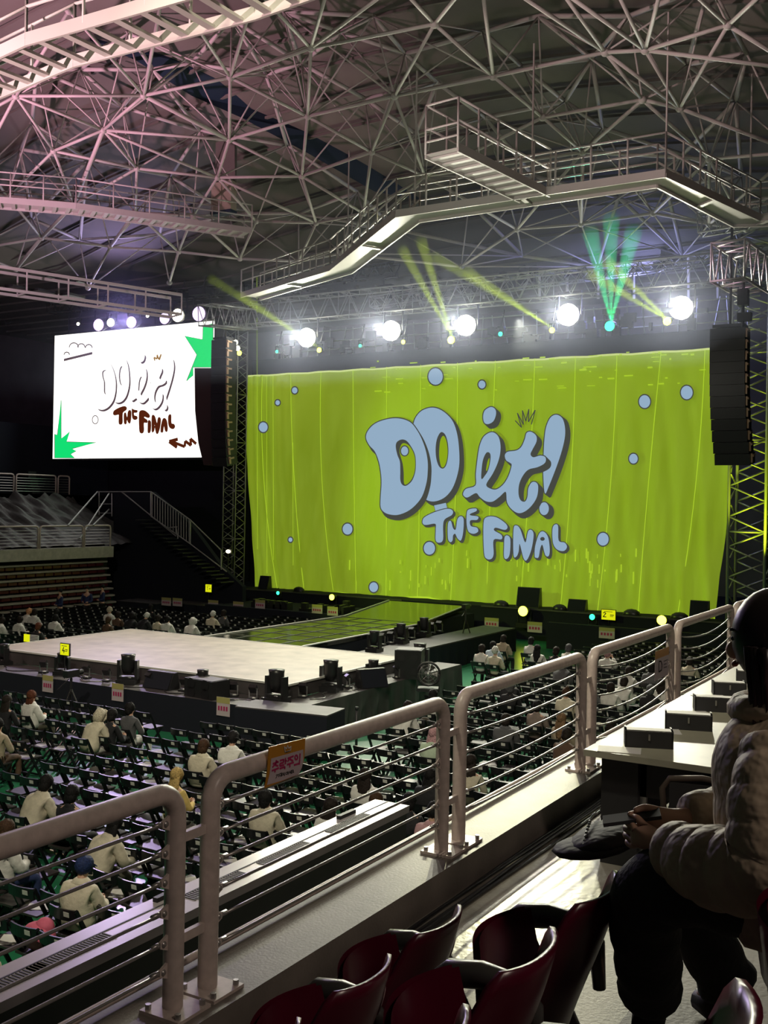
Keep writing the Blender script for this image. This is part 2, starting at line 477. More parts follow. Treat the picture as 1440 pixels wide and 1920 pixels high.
# retracted seat rows: white nosings and folded maroon seats
for k in range(8):
    z = 2.55 - k * 0.30; x = XL - 0.25 + k * 0.10
    t = thing('retractable_seat_row', 'retracted maroon seat row with white edge, %s under the opposite stand' % ['top row', 'second row from top', 'third row from top', 'fourth row from top', 'fifth row from top', 'sixth row from top', 'seventh row from top', 'lowest row'][k], 'seat row', (x, 15, z), 0, 'retracted seat rows opposite')
    MB().bx(-.3, .1, -19, 20, -.02, .05).build('edge_board', mat('pale_edge', (0.34, 0.31, 0.27), 0.6) if k == 0 else bpy.data.materials['pale_edge'], t)
    mb = MB()
    for i in range(50): mb.bx(-.3, .02, 19.4 - i * .5, 19.83 - i * .5, -.17, -.05)
    o = mb.build('folded_seats', 'seat', t); o['kind'] = 'stuff'
# guard rails of the opposite stand (same kind as ours)
def far_rail(x, y0, y1, z, label, group):
    t = thing('guard_rail', label, 'railing', (x, y0, z), 0, group)
    L = y1 - y0; h = 0.95
    pts = [(0, 0, 0), (0, 0, h - .12), (0, .04, h - .03), (0, .14, h), (0, L - .14, h), (0, L - .04, h - .03), (0, L, h - .12), (0, L, 0)]
    MB().tube(pts, 0.04, 6).build('frame', 'rail', t, True)
    for q in range(6): MB().cyl((0, 0, .12 + q * .13), (0, L, .12 + q * .13), .014, 5).build('cable', 'cable', t)
    return t
ys = [16.6, 19.0, 21.4, 23.8, 26.2, 28.55, 30.95, 33.45]
nm = ['eighth', 'seventh', 'sixth', 'fifth', 'fourth', 'third', 'second', 'first']
for i in range(4, 8):
    far_rail(XL, ys[i], (ys[i + 1] - .1) if i < 7 else 35.0, 3.26, 'cream guard rail panel on the opposite lower stand, %s from the stage end' % nm[i], 'guard rails of the opposite lower stand')
for i, (a, b) in enumerate([(33.0, 35.25), (35.4, 37.9), (38.05, 38.8)]):
    far_rail(XL - 6.8, a, b, 5.6, 'cream guard rail panel on the opposite upper stand, %s from the stage end' % ['third', 'second', 'first'][i], 'guard rails of the opposite upper stand')
# draped black fabric over the opposite seats
def drape(u, v):
    y = 22 + 16.6 * u; s = v
    x = XL - 0.9 - 5.4 * s; z = 3.3 + 2.2 * s ** 0.8 - 0.25 * math.sin(math.pi * s)
    f = 0.10 * math.sin(y * 3.1 + 6 * s) + 0.07 * math.sin(y * 7.3 - 9 * s + 1) + .05 * math.sin(y * 13 + 14 * s)
    return Vector((x + f * .4, y, z + f * (0.4 + s)))
o = MB().grid(drape, 140, 30).build('seat_cover_drape', 'greycloth', None, True)
tag(o, 'black fabric drape pulled in folds over the seats of the opposite stand', 'drape')
# masking drape around stairs and stands end
P = [(213, 1135), (213, 925), (285, 922), (357, 983), (415, 1062), (455, 1100), (455, 1135)]
pts = [ony(x, y, 37.4) for x, y in P]; 
for p in pts[:1] + pts[-1:]: p.z = 0.0
o = MB().slab(pts, (0, 0.25, 0)).build('masking_cloth', 'blackcloth')
tag(o, 'black cloth masking cloth wall below the scaffold stairs left of the curtain', 'masking cloth')
o = MB().bx(-60, -32.4, 44.5, 44.8, 0.0, 9.5).build('masking_drape', 'blackcloth')
tag(o, 'tall black masking drape behind the bright screen and stairs', 'drape')
o = MB().bx(-9.0, 11, 46.5, 46.8, 0.0, 15).build('masking_drape', 'blackcloth')
tag(o, 'tall black masking drape behind the green lit tower on the right', 'drape')
o = MB().bx(-48, -44.9, 20, 44.4, 5.6, 9.3).build('masking_drape', 'blackcloth')
tag(o, 'black cloth bulk covering the upper stand left of the screen', 'drape')
# scaffold stairs
t = thing('scaffold_stairs', 'steel scaffold stairs and handrails climbing to the opposite stand', 'stairs', (0, 0, 0))
Yq = 37.2
def q(x, y): return ony(x, y, Yq)
mb = MB()
for a, b in (((283, 922), (357, 975)), ((357, 975), (415, 1032)), ((283, 968), (357, 1020)), ((357, 1020), (425, 1072)), ((228, 922), (330, 1005)), ((185, 922), (283, 922)), ((330, 988), (334, 1010)), ((312, 990), (332, 988)), ((312, 1010), (332, 1010)), ((415, 1032), (415, 1068)), ((283, 922), (283, 968)), ((357, 975), (357, 1020)), ((210, 925), (210, 968)), ((186, 922), (186, 965)), ((186, 945), (210, 945)), ((186, 962), (210, 962))):
    mb.cyl(q(*a), q(*b), 0.03, 6)
for a, b in (((128, 985), (183, 922)), ((150, 1010), (205, 925)), ((175, 985), (205, 955))): mb.cyl(onx(a[0], a[1], XL + .2), ony(b[0], b[1], Yq), .035, 6)
mb.build('handrail', 'truss', t)
mb = MB()
for i in range(15):
    s = (i + .5) / 15; x = 283 + 74 * s
    mb.cyl(q(x, 922 + 53 * s), q(x, 968 + 52 * s), 0.014, 4)
mb.build('baluster', 'truss', t)
mb = MB()
for i in range(18):
    s = i / 17; p = q(285 + 150 * s, 975 + 115 * s); mb.box(p + Vector((0, -.5, 0)), (.3, .9, .04))
mb.build('tread', 'gear', t)
# standing work light by the stairs
t = thing('work_light', 'small lit work lamp glowing beside the scaffold stairs', 'lamp', ony(428, 1034, 38.5))
MB().ell((0, 0, 0), (.12, .08, .08)).build('lens', glow('warm_lamp', (1.0, 0.9, 0.65), 6), t, True)
MB().cyl((0, 0, -.08), (0, 0, -t.location.z), .025, 6).box((0, .1, 0), (.3, .1, .22)).build('stand', 'gear', t)

# ================================================================ CURTAIN WITH PROJECTED LOGO
YC = 41.3
tc_ = thing('projection_curtain', 'huge lime green lit curtain across the main stage with blue lettering', 'curtain', (0, 0, 0))
LE = [(705, 465), (800, 462), (900, 464), (1000, 470), (1060, 474), (1105, 478)]
RE = [(655, 1388), (760, 1384), (870, 1375), (1000, 1360), (1080, 1348), (1160, 1342)]
HEM = [(478, 1105), (640, 1112), (730, 1122), (800, 1120), (860, 1130), (940, 1143), (1060, 1150), (1130, 1152), (1180, 1158), (1260, 1156), (1342, 1160)]
def lerp(tab, v):
    for (a, b), (c, d) in zip(tab, tab[1:]):
        if v <= c: return b + (d - b) * (v - a) / (c - a) if c != a else b
    return tab[-1][1]
LEw = sorted([(ony(x, y, YC).z, ony(x, y, YC).x) for y, x in LE]); REw = sorted([(ony(x, y, YC).z, ony(x, y, YC).x) for y, x in RE])
HEMw = sorted([(ony(x, y, YC).x, ony(x, y, YC).z) for x, y in HEM])
ZT = 11.56
def cpt(u, v):
    x = -32 + 23 * u; zb = lerp(HEMw, x); z = zb + (ZT - zb) * v
    xl, xr = lerp(LEw, z), lerp(REw, z); x = xl + (xr - xl) * u
    lo = (1 - v) ** 1.5
    right = max(0, (u - 0.72) / 0.28)
    f = 0.075 * lo * math.sin(x * 5.3 + v * 9) + 0.035 * lo * math.sin(x * 12.1 - v * 14)
    f += right * (0.16 * math.sin((u * 150 + v * 10)) * (1 - v * .8) + 0.05 * math.sin(u * 290 + v * 21) * (1 - v))
    f += max(0, (0.14 - u) / 0.14) * 0.08 * math.sin(u * 330 + v * 5)
    return Vector((x, YC + f, z))
mb = MB(); mb.grid(cpt, 320, 60)
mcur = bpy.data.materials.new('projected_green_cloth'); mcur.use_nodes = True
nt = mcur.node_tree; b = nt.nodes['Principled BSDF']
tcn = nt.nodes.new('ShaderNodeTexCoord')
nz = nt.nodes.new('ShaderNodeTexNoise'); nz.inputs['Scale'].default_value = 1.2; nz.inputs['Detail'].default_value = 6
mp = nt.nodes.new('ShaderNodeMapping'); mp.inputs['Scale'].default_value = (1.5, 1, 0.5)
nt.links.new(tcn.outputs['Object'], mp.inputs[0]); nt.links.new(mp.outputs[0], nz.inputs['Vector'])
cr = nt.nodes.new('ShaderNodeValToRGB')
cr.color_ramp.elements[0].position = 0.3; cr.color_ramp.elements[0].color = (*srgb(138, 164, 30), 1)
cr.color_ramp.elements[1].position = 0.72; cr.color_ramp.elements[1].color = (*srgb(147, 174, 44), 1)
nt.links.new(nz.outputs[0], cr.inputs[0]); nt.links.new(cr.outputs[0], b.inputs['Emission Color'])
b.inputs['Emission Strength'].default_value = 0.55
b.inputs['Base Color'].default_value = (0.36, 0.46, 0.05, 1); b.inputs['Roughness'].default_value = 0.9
mb.build('cloth', mcur, tc_, True)
YL = YC - 0.10
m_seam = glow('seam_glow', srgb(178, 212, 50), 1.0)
m_ink = glow('projected_dark_grey', srgb(70, 72, 66), 1.0)
m_blue = glow('projected_pale_blue', srgb(146, 172, 196), 1.0)
m_grn = glow('projected_green', srgb(138, 166, 26), 1.0)
SEAM = [((492, 703), (495, 800), (520, 1103)), ((545, 699), (552, 850), (570, 1105)), ((602, 696), (604, 850), (625, 1108)), ((662, 692), (664, 900), (668, 1112)), ((725, 688), (725, 900), (724, 1117)), ((789, 684), (787, 900), (783, 1119)), ((858, 680), (855, 900), (845, 1127)), ((929, 676), (920, 880), (912, 1137)), ((1003, 672), (992, 880), (974, 1146)), ((1079, 668), (1070, 850), (1050, 1149)), ((1157, 663), (1145, 860), (1120, 1151)), ((1240, 659), (1216, 900), (1196, 1156)), ((1322, 656), (1305, 800), (1270, 1156))]
mb = MB()
for s in SEAM:
    pts = []
    for k in range(13):
        v = k / 12; a, b_, c = s
        x = (1 - v) ** 2 * a[0] + 2 * v * (1 - v) * (2 * b_[0] - (a[0] + c[0]) / 2) + v * v * c[0]
        y = a[1] + (c[1] - a[1]) * v
        p = ony(x, y, YC - 0.06); pts.append(p)
    MB().tube(pts, 0.012, 4).build('seam', m_seam, tc_)
for s in ((482, 520, 1030), (500, 705, 1075), (512, 705, 1050), (549, 830, 1060)):
    MB().cyl(ony(s[0], s[1], YC - .08), ony(s[0] + 1, s[2], YC - .08), .009, 4).build('light_streak', m_seam, tc_)
mb = MB(); pts = []
for k in range(61):
    p = cpt(k / 60, 0.0); p.y -= .03; pts.append(p)
mb.tube(pts, 0.04, 4).build('hem', m_seam, tc_)
mb = MB(); pts = []
for k in range(40):
    p = cpt(k / 39, 1.0); p.y -= .03; p.z += .02 * math.sin(k * 1.9); pts.append(p)
mb.tube(pts, 0.04, 4).build('top_edge', glow('top_edge_glow', srgb(190, 205, 120), 1.0), tc_)
# faint glints of the stage lights behind the gauze
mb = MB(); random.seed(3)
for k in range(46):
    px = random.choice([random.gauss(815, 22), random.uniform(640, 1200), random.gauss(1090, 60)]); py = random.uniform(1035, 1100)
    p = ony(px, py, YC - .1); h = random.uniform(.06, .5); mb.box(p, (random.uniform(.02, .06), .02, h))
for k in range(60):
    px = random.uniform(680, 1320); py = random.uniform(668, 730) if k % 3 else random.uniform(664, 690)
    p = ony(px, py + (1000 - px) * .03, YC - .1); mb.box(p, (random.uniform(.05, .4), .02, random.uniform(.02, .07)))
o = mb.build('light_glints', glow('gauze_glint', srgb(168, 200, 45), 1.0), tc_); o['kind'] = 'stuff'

def inset(pts, Y, off=0.0, name='lettering', m=m_ink, parent=tc_, th=0.012, f=None):
    f = f or (lambda x, y, Y=Y, off=off: ony(x, y, Y - off))
    return MB().slab([f(x, y) for x, y in pts], (0, -th, 0)).build(name, m, parent)
def C1(p): return [(670 + x / 6.545, 740 + y / 6.545) for x, y in p]
def C2(p): return [(860 + x / 6.26, 740 + y / 6.26) for x, y in p]
def C3(p): return [(780 + x / 4.8, 930 + y / 4.8) for x, y in p]
LET = {}
LET['d'] = C1([(110,530),(130,450),(200,370),(300,320),(440,290),(560,300),(660,345),(730,430),(790,540),(840,680),(865,820),(865,950),(850,1080),(800,1240),(720,1350),(620,1430),(500,1475),(400,1470),(330,1440),(290,1380),(290,1250),(300,1100),(295,980),(270,830),(220,700),(150,620)])
LET['dh'] = C1([(475,640),(490,580),(550,550),(610,570),(670,650),(710,740),(720,850),(710,960),(670,1060),(600,1118),(550,1100),(530,1040),(530,940),(525,820),(495,740)])
LET['dg'] = C1([(522,690),(545,610),(590,597),(650,640),(700,740),(712,850),(700,960),(660,1050),(600,1103),(575,1080),(572,960),(560,850),(535,760)])
LET['o'] = C1([(690,370),(720,280),(790,200),(900,160),(1000,175),(1100,240),(1180,340),(1230,500),(1252,700),(1250,880),(1210,1050),(1150,1180),(1060,1270),(950,1310),(860,1295),(790,1230),(730,1100),(690,900),(660,700),(665,500)])
LET['oh'] = C1([(965,640),(985,530),(1030,460),(1080,490),(1110,580),(1120,690),(1110,800),(1085,880),(1045,908),(1000,870),(970,770)])
LET['og'] = C1([(1010,650),(1025,550),(1060,505),(1095,570),(1110,690),(1100,800),(1070,880),(1040,892),(1022,850),(1008,760)])
LET['idot'] = C2([(290,260),(310,185),(380,145),(430,170),(440,230),(410,310),(350,345),(305,330)])
LET['it'] = C2([(55,1160),(90,1105),(200,1065),(205,930),(225,750),(250,600),(300,490),(390,440),(460,480),(490,570),(490,680),(460,800),(400,930),(325,1055),(380,1105),(450,1110),(530,1050),(590,950),(625,830),(605,800),(560,770),(545,710),(580,670),(680,655),(740,610),(780,520),(800,450),(850,435),(910,480),(915,550),(870,640),(845,700),(880,735),(960,715),(1020,735),(1015,800),(930,850),(820,880),(750,960),(710,1060),(705,1170),(730,1240),(780,1255),(810,1200),(820,1100),(860,1030),(910,1030),(935,1080),(920,1200),(860,1300),(780,1370),(700,1390),(620,1340),(570,1260),(555,1140),(480,1200),(400,1255),(320,1250),(250,1200),(205,1155),(110,1205),(70,1195)])
LET['ih'] = C2([(270,990),(272,880),(290,760),(330,680),(370,690),(375,760),(350,880),(310,950)])
LET['ig'] = C2([(325,880),(340,790),(362,745),(357,820),(335,890)])
LET['ex'] = C2([(1000,700),(1010,520),(1030,380),(1080,270),(1150,235),(1220,280),(1250,390),(1245,520),(1200,700),(1130,900),(1050,1100),(1020,1160),(1005,1100),(995,900)])
LET['exd'] = C2(circ(1005, 1338, 55, 75))
SM = {
 't': [(60,230),(80,190),(170,145),(280,115),(330,130),(325,170),(260,210),(245,270),(245,390),(215,420),(180,400),(180,300),(175,250),(100,260),(70,255)],
 'h': [(290,250),(315,225),(335,290),(360,300),(375,210),(405,182),(430,210),(425,330),(405,400),(375,380),(355,340),(335,355),(330,400),(310,415),(290,380)],
 'e': [(460,150),(480,120),(540,112),(545,135),(490,160),(495,175),(560,185),(550,215),(490,220),(495,270),(550,285),(560,320),(520,340),(475,320),(458,250)],
 'f': [(610,250),(640,190),(720,190),(800,240),(825,280),(800,305),(720,285),(705,310),(770,350),(770,390),(700,395),(700,520),(680,565),(640,565),(615,510)],
 'i': [(800,370),(825,355),(850,390),(845,520),(820,565),(795,550),(795,450)],
 'n': [(880,300),(905,265),(940,300),(985,420),(1010,320),(1040,305),(1060,350),(1040,480),(1000,575),(970,560),(935,430),(925,500),(905,545),(880,530)],
 'a': [(1070,540),(1075,450),(1110,340),(1150,320),(1190,370),(1205,480),(1195,540),(1165,530),(1140,440),(1120,470),(1105,550),(1080,555)],
 'l': [(1230,300),(1250,258),(1280,270),(1285,400),(1340,420),(1360,460),(1330,495),(1270,480),(1235,420)]}
for k, v in SM.items(): LET['s' + k] = C3(v)
NM = {'d': 'letter_d', 'o': 'letter_o', 'idot': 'letter_dot', 'it': 'letters_it', 'ex': 'exclamation_mark', 'exd': 'exclamation_dot'}
sh = lambda p, dx, dy: [(x + dx, y + dy) for x, y in p]
def sweep(p, dx, dy, d, n=4):    # outline swept towards lower right, as separate stacked outlines
    return [grow(sh(p, dx * i / n, dy * i / n), d) for i in range(n + 1)]
def letter(key, dx, dy, z0, name, d=1.9):
    p = smoothpoly(LET[key], 4)
    par = inset(p, YC, 0.10 + z0 + .016, name, m_blue)
    mb = MB()
    for i, s_ in enumerate(sweep(p, dx, dy, d)):
        mb.slab([ony(x, y, YC - 0.085 - z0 - .001 * i) for x, y in s_], (0, -.006, 0))
    mb.build('letter_shadow', m_ink, par)
    return par
a = letter('o', 7, 7, 0.0, 'letter_o')
inset(smoothpoly(LET['oh']), YC, .125, 'counter_shadow', m_ink, a); inset(smoothpoly(LET['og']), YC, .14, 'counter', m_grn, a)
a = letter('d', 5, 8, 0.05, 'letter_d')
inset(smoothpoly(LET['dh']), YC, .185, 'counter_shadow', m_ink, a); inset(smoothpoly(LET['dg']), YC, .20, 'counter', m_grn, a)
cc = circ(670 + 583 / 6.545, 740 + 690 / 6.545, 8.6, 10.5)
inset(cc, YC, .215, 'bubble_ring', m_ink, a); inset(grow(cc, -2), YC, .23, 'bubble', m_blue, a)
letter('idot', 7.5, 7, 0, 'letter_dot')
letter('ex', 8, 6, 0, 'exclamation_mark'); letter('exd', 8, 6, 0, 'exclamation_dot')
a = letter('it', 8, 8, 0.05, 'letters_it')
inset(smoothpoly(LET['ih']), YC, .185, 'counter_shadow', m_ink, a); inset(smoothpoly(LET['ig']), YC, .20, 'counter', m_grn, a)
mb = MB()
g = C2([(665,305),(740,385),(690,215),(760,350),(750,185),(790,310),(825,170),(820,320),(900,180),(855,350)])
for p, q_ in zip(g, g[1:]): mb.bar(ony(*p, YC - .1), ony(*q_, YC - .1), .02, .035)
mb.build('grass_mark', m_ink, tc_)
nk = C3([(165,85),(270,62),(285,125),(180,145)])
inset(grow(nk, 1.2), YC, .09, 'connector', m_ink); inset(nk, YC, .105, 'connector', m_blue)
for k in 'thefinal':
    a = letter('s' + k, 3.2, 3.2, 0.055, 'letter_' + k, 1.6)
    if k == 'a': inset(C3(circ(1140, 386, 20, 17)), YC, .19, 'counter', m_ink, a)
for cx_, cy_, r_ in [(817,706,15.5),(904,721,8.5),(553,732,7),(521,755,6),(494,801,10),(652,992,11),(545,1012,5.5),(701,1101,10),(805.5,1028,12.5),(1188,860,10),(1131,1011,12.5),(1209,753,12.5),(1288,736,13)]:
    a = inset(circ(cx_, cy_, r_, r_ * 1.15), YC, .12, 'bubble_ring', m_ink)
    inset(circ(cx_, cy_, r_ - 2, (r_ - 2) * 1.15), YC, .135, 'bubble', m_blue, a)

# ================================================================ LED SCREEN
YS = 38.0
t = thing('led_screen', 'bright white hanging screen with green bursts and brown lettering at left', 'screen', (0, 0, 0))
tl, bl, br, tr = ony(103, 628, YS), ony(103, 859, YS), ony(402, 858.5, YS), ony(402, 603, YS)
z0_, z1_ = (bl.z + br.z) / 2, (tl.z + tr.z) / 2
MB().bx(tl.x, tr.x, YS, YS + .25, z0_, z1_).build('panel', glow('screen_white', (1.0, 0.985, 0.93), 1.6), t)
MB().bx(tl.x - .1, tr.x + .1, YS + .02, YS + .5, z0_ - .1, z1_ + .1).build('housing', 'gear', t)
for q_ in (.08, .36, .64, .92): MB().cyl((tl.x + (tr.x - tl.x) * q_, YS + .15, z1_), (tl.x + (tr.x - tl.x) * q_, YS + .15, z1_ + .95), .03, 6).build('hanging_bracket', 'gear', t)
m_sg = glow('screen_green', srgb(20, 228, 118), 0.95); m_so = glow('screen_olive_outline', srgb(70, 60, 20), 1)
m_sk = glow('screen_grey', srgb(88, 70, 78), 1); m_sw = glow('screen_letter_white', (1.0, 0.985, 0.93), 1.6); m_br = glow('screen_brown', srgb(84, 34, 16), 1)
def cm(p): return [(100 + x / 4.645, 590 + y / 4.645) for x, y in p]
gb = cm([(12,1250),(12,1040),(35,1048),(72,740),(72,1080),(145,1018),(118,1105),(378,1112),(165,1170),(203,1188),(155,1215),(188,1250)])
inset(gb, YS, .02, 'green_burst', m_so, t); inset(grow(gb, -1.0), YS, .04, 'green_burst', m_sg, t)
gs = cm([(1145,185),(1300,215),(1305,100),(1395,75),(1395,460),(1220,460),(1220,530),(1160,578),(1250,350)])
inset(gs, YS, .02, 'green_star', m_so, t); inset(grow(gs, -1.0), YS, .04, 'green_star', m_sg, t)
mb = MB()
def stroke(mb, pts, w, off=.03):
    for p, q_ in zip(pts, pts[1:]): mb.bar(ony(*p, YS - off), ony(*q_, YS - off), .01, w)
stroke(mb, cm([(93,395),(340,335)]), .12)
for c_ in ((118,350,24),(180,285,40),(245,285,32),(310,290,30)):
    stroke(mb, cm([(c_[0] + c_[2] * math.cos(a_), c_[1] + c_[2] * -math.sin(a_)) for a_ in [math.pi * (1 - i / 8) for i in range(9)]]), .05)
mb.build('cloud_drawing', m_sk, t)
mb = MB(); stroke(mb, cm([(340 + 26 + 26 * math.cos(i * .4), 915 + 36 * math.sin(i * .4)) for i in range(17)]), .04); mb.build('ring_drawing', m_sk, t)
mb = MB(); stroke(mb, cm([(1085,1085),(1010,1105),(1078,1155)]), .16); stroke(mb, cm([(1040,1108),(1145,1150),(1150,1100),(1200,1140),(1195,1080),(1245,1125)]), .14); mb.build('arrow_squiggle', m_br, t)
mb = MB(); stroke(mb, cm([(885,400),(878,372),(905,385),(905,350),(920,390),(940,345),(925,395)]), .07); mb.build('grass_mark', mat('x', (0, 0, 0)) and glow('screen_gold', srgb(150, 110, 20), 1), t)
mp_ = lambda p: [(213 + (x - 792) * .4234, 663 + (y - 765) * .525) for x, y in p]
for key, z_ in (('o', 0), ('d', .02), ('idot', 0), ('ex', 0), ('exd', 0), ('it', .02)):
    p = mp_(smoothpoly(LET[key]))
    a = inset(sh(p, 2.6, 3.2), YS, .02 + z_, NM[key] + '_shadow', m_sk, t); inset(p, YS, .032 + z_, NM[key], m_sw, a)
for key in ('oh', 'dh', 'ih'):
    p = mp_(smoothpoly(LET[key])); a = inset(p, YS, .07, 'counter_shadow', m_sk, t); inset(sh(grow(p, -.4), 1.8, .8), YS, .085, 'counter', m_sw, a)
for k in 'thefinal': inset(grow(mp_(smoothpoly(LET['s' + k])), .7), YS, .03, 'letter_' + k, m_br, t)
# dark hanging loudspeaker cover beside the screen
P = [(365, 690), (398, 690), (398, 872), (382, 872), (372, 830), (366, 770)]
o = MB().slab([ony(x, y, 37.2) for x, y in P], (0, .6, 0)).build('hanging_speaker_stack', mat('dark_maroon_grille', (0.03, 0.014, 0.012), 0.7))
tag(o, 'dark brown hanging speaker stack covering the right edge of the bright screen', 'speaker')

# ================================================================ ROOF FRAME (double layer space frame)
NL = dict(a=(30,180), b=(270,179), c=(430,262), d=(194,244), e=(101,283), f=(257,316), g=(408,333), h=(14,368), i=(139,383), j=(254,398), k=(362,405), l=(480,415), m=(593,418), n=(432,145), o=(577,218), p=(566,330), q=(78,446), r=(207,463), s=(335,472), t=(450,485), u=(697,285), v=(682,400), w=(30,505), x=(165,540), y=(318,530), z=(-60,350),
 A2=(815,45), B2=(740,180), C2=(925,143), D2=(1018,220), E2=(1135,98), F2=(1210,94), G2=(1205,187), H2=(1275,203), I2=(1093,285), J2=(1330,298), K2=(1365,47), L2=(1500,130), M2=(797,330), N2=(970,430), O2=(1225,400), P2=(1490,285), Q2=(1400,430), R2=(865,500), S2=(1050,-20), T2=(1155,-20), U2=(1250,-60), V2=(1460,-40), W2=(745,-30), X2=(583,90), Y2=(480,-20), Z2=(-80,240), a3=(-40,90), b3=(130,20), c3=(310,-40), d3=(-60,470), e3=(640,475), f3=(1090,420), g3=(1330,420), h3=(560,490), i3=(900,-60), j3=(620,-40))
EL = ['ab','bc','bd','dc','de','ae','ef','fg','dg','cg','eh','ei','di','fj','gk','gl','gm','gp','hi','ij','jk','kl','lm','iq','qw','jr','rx','ks','sy','lt','hq','zh','nc','nb','no','nA','oc','ou','op','cp','pm','pv','up','uv','vm','qr','rs','st','fi','ad','aZ2','hZ2','az','dq']
EL = [(s[0], s[1:]) if len(s) > 2 else (s[0], s[1]) for s in EL if s not in ('nA', 'aZ2', 'hZ2', 'dq')]
EL += [('a','Z2'),('h','Z2'),('a','a3'),('a','b3'),('b','b3'),('b','c3'),('n','c3'),('n','Y2'),('n','X2'),('X2','A2'),('X2','Y2'),('X2','W2'),('o','B2'),('o','X2'),('B2','C2'),('C2','E2'),('E2','F2'),('A2','C2'),('C2','D2'),('D2','I2'),('A2','B2'),('A2','W2'),('A2','i3'),('B2','M2'),('M2','D2'),('D2','G2'),('G2','E2'),('G2','I2'),('G2','J2'),('F2','H2'),('E2','H2'),('G2','H2'),('H2','J2'),('H2','P2'),('H2','K2'),('F2','K2'),('K2','L2'),('K2','V2'),('F2','S2'),('F2','T2'),('F2','U2'),('K2','U2'),('F2','L2'),('E2','S2'),('E2','i3'),('C2','i3'),('u','M2'),('M2','I2'),('I2','J2'),('J2','P2'),('I2','f3'),('J2','g3'),('J2','Q2'),('M2','N2'),('N2','I2'),('N2','f3'),('f3','O2'),('O2','J2'),('O2','g3'),('v','e3'),('e3','R2'),('R2','N2'),('M2','e3'),('v','M2'),('m','h3'),('h3','e3'),('t','h3'),('w','d3'),('q','d3'),('h','d3'),('z','d3'),('u','B2'),('u','o'),('j','s'),('k','t'),('o','p'),('d','f'),('X2','n'),('j3','X2'),('j3','Y2'),('W2','i3'),('L2','P2'),('g3','P2'),('g3','Q2')]
NU = dict(A=(435,35), B=(287,130), C=(150,130), D=(360,118), E=(500,140), F=(565,118), G=(685,185), H=(375,245), I=(538,272), J=(670,360), K=(38,280), N=(165,300), O=(60,410), P=(320,330), Q=(150,450), R=(300,440), S=(430,400), T=(820,155), U=(905,60), V=(780,250), W=(980,125), X=(910,220), Y=(1060,190), Z=(1110,110), a=(1180,30), b=(1290,120), c=(1380,190), d=(1130,240), e=(1280,290), f=(1000,330), g=(880,380), h=(760,100), i=(640,60), j=(530,20), k=(1250,350), l=(1390,330), m=(700,30), n=(1010,30), o=(230,200), p=(70,130), q=(60,230), r=(1160,370), s=(560,400), t=(740,430), u=(980,480), v=(1120,500), w=(1280,480), x=(1400,100), y=(1330,-30), z=(240,60))
PL = {k: onroof(*v, 0.0) for k, v in NL.items()}
PU = {k: onroof(*v, 2.3) for k, v in NU.items()}
rf = bpy.data.objects.new('roof_space_frame', None); COL.objects.link(rf)
tag(rf, 'white painted steel space frame of crossing pipes holding up the arena roof', 'roof frame')
mb = MB(); done = set()
for a_, b_ in EL:
    if a_ not in PL or b_ not in PL or (b_, a_) in done or (a_, b_) in done: continue
    done.add((a_, b_)); L = (PL[a_] - PL[b_]).length
    mb.cyl(PL[a_], PL[b_], 0.078 if (a_, b_) in (('b','c'),('d','i'),('h','i'),('i','q'),('q','w'),('ij'),('j','r')) else 0.055, 6)
mb.build('lower_chord', 'steelroof', rf, True)
mb = MB()
for p in PL.values(): mb.ell(p, (.13, .13, .12), 8, 5)
mb.build('node_joint', 'steelroof', rf, True)
mb = MB(); lk = list(PL.values()); uk = list(PU.values())
for k, p in PU.items():
    near = sorted(lk, key=lambda c: (c - p).length)[:4]
    for c in near:
        if (c - p).length < 10: mb.cyl(c, p, 0.030, 5)
mb.build('web_diagonal', 'steelroof', rf, True)
mb = MB(); seen = set()
for k, p in PU.items():
    for k2, c in sorted(PU.items(), key=lambda kv: (kv[1] - p).length)[1:4]:
        if (k2, k) in seen or (c - p).length > 10: continue
        seen.add((k, k2)); mb.cyl(p, c, 0.075, 6)
mb.build('upper_chord', 'steelroof', rf, True)
# far vertical frame struts near the back wall
mb = MB()
for px in (905, 1010, 1062, 1120, 1187, 1290, 1345):
    a_ = ony(px, 300, 47); b_ = ony(px + 2, 560, 47); mb.cyl(a_, b_, .07, 5)
for i in range(12):
    x0 = 560 + i * 75; mb.cyl(ony(x0, 500 - (i % 2) * 70, 48), ony(x0 + 75, 430 + (i % 2) * 70 - 10, 48), .05, 5)
for y_ in (370, 430, 505): mb.cyl(ony(420, y_ + 40, 48.5), ony(1440, y_ - 45, 48.5), .08, 5)
mb.build('end_wall_strut', 'steelroof', rf, True)

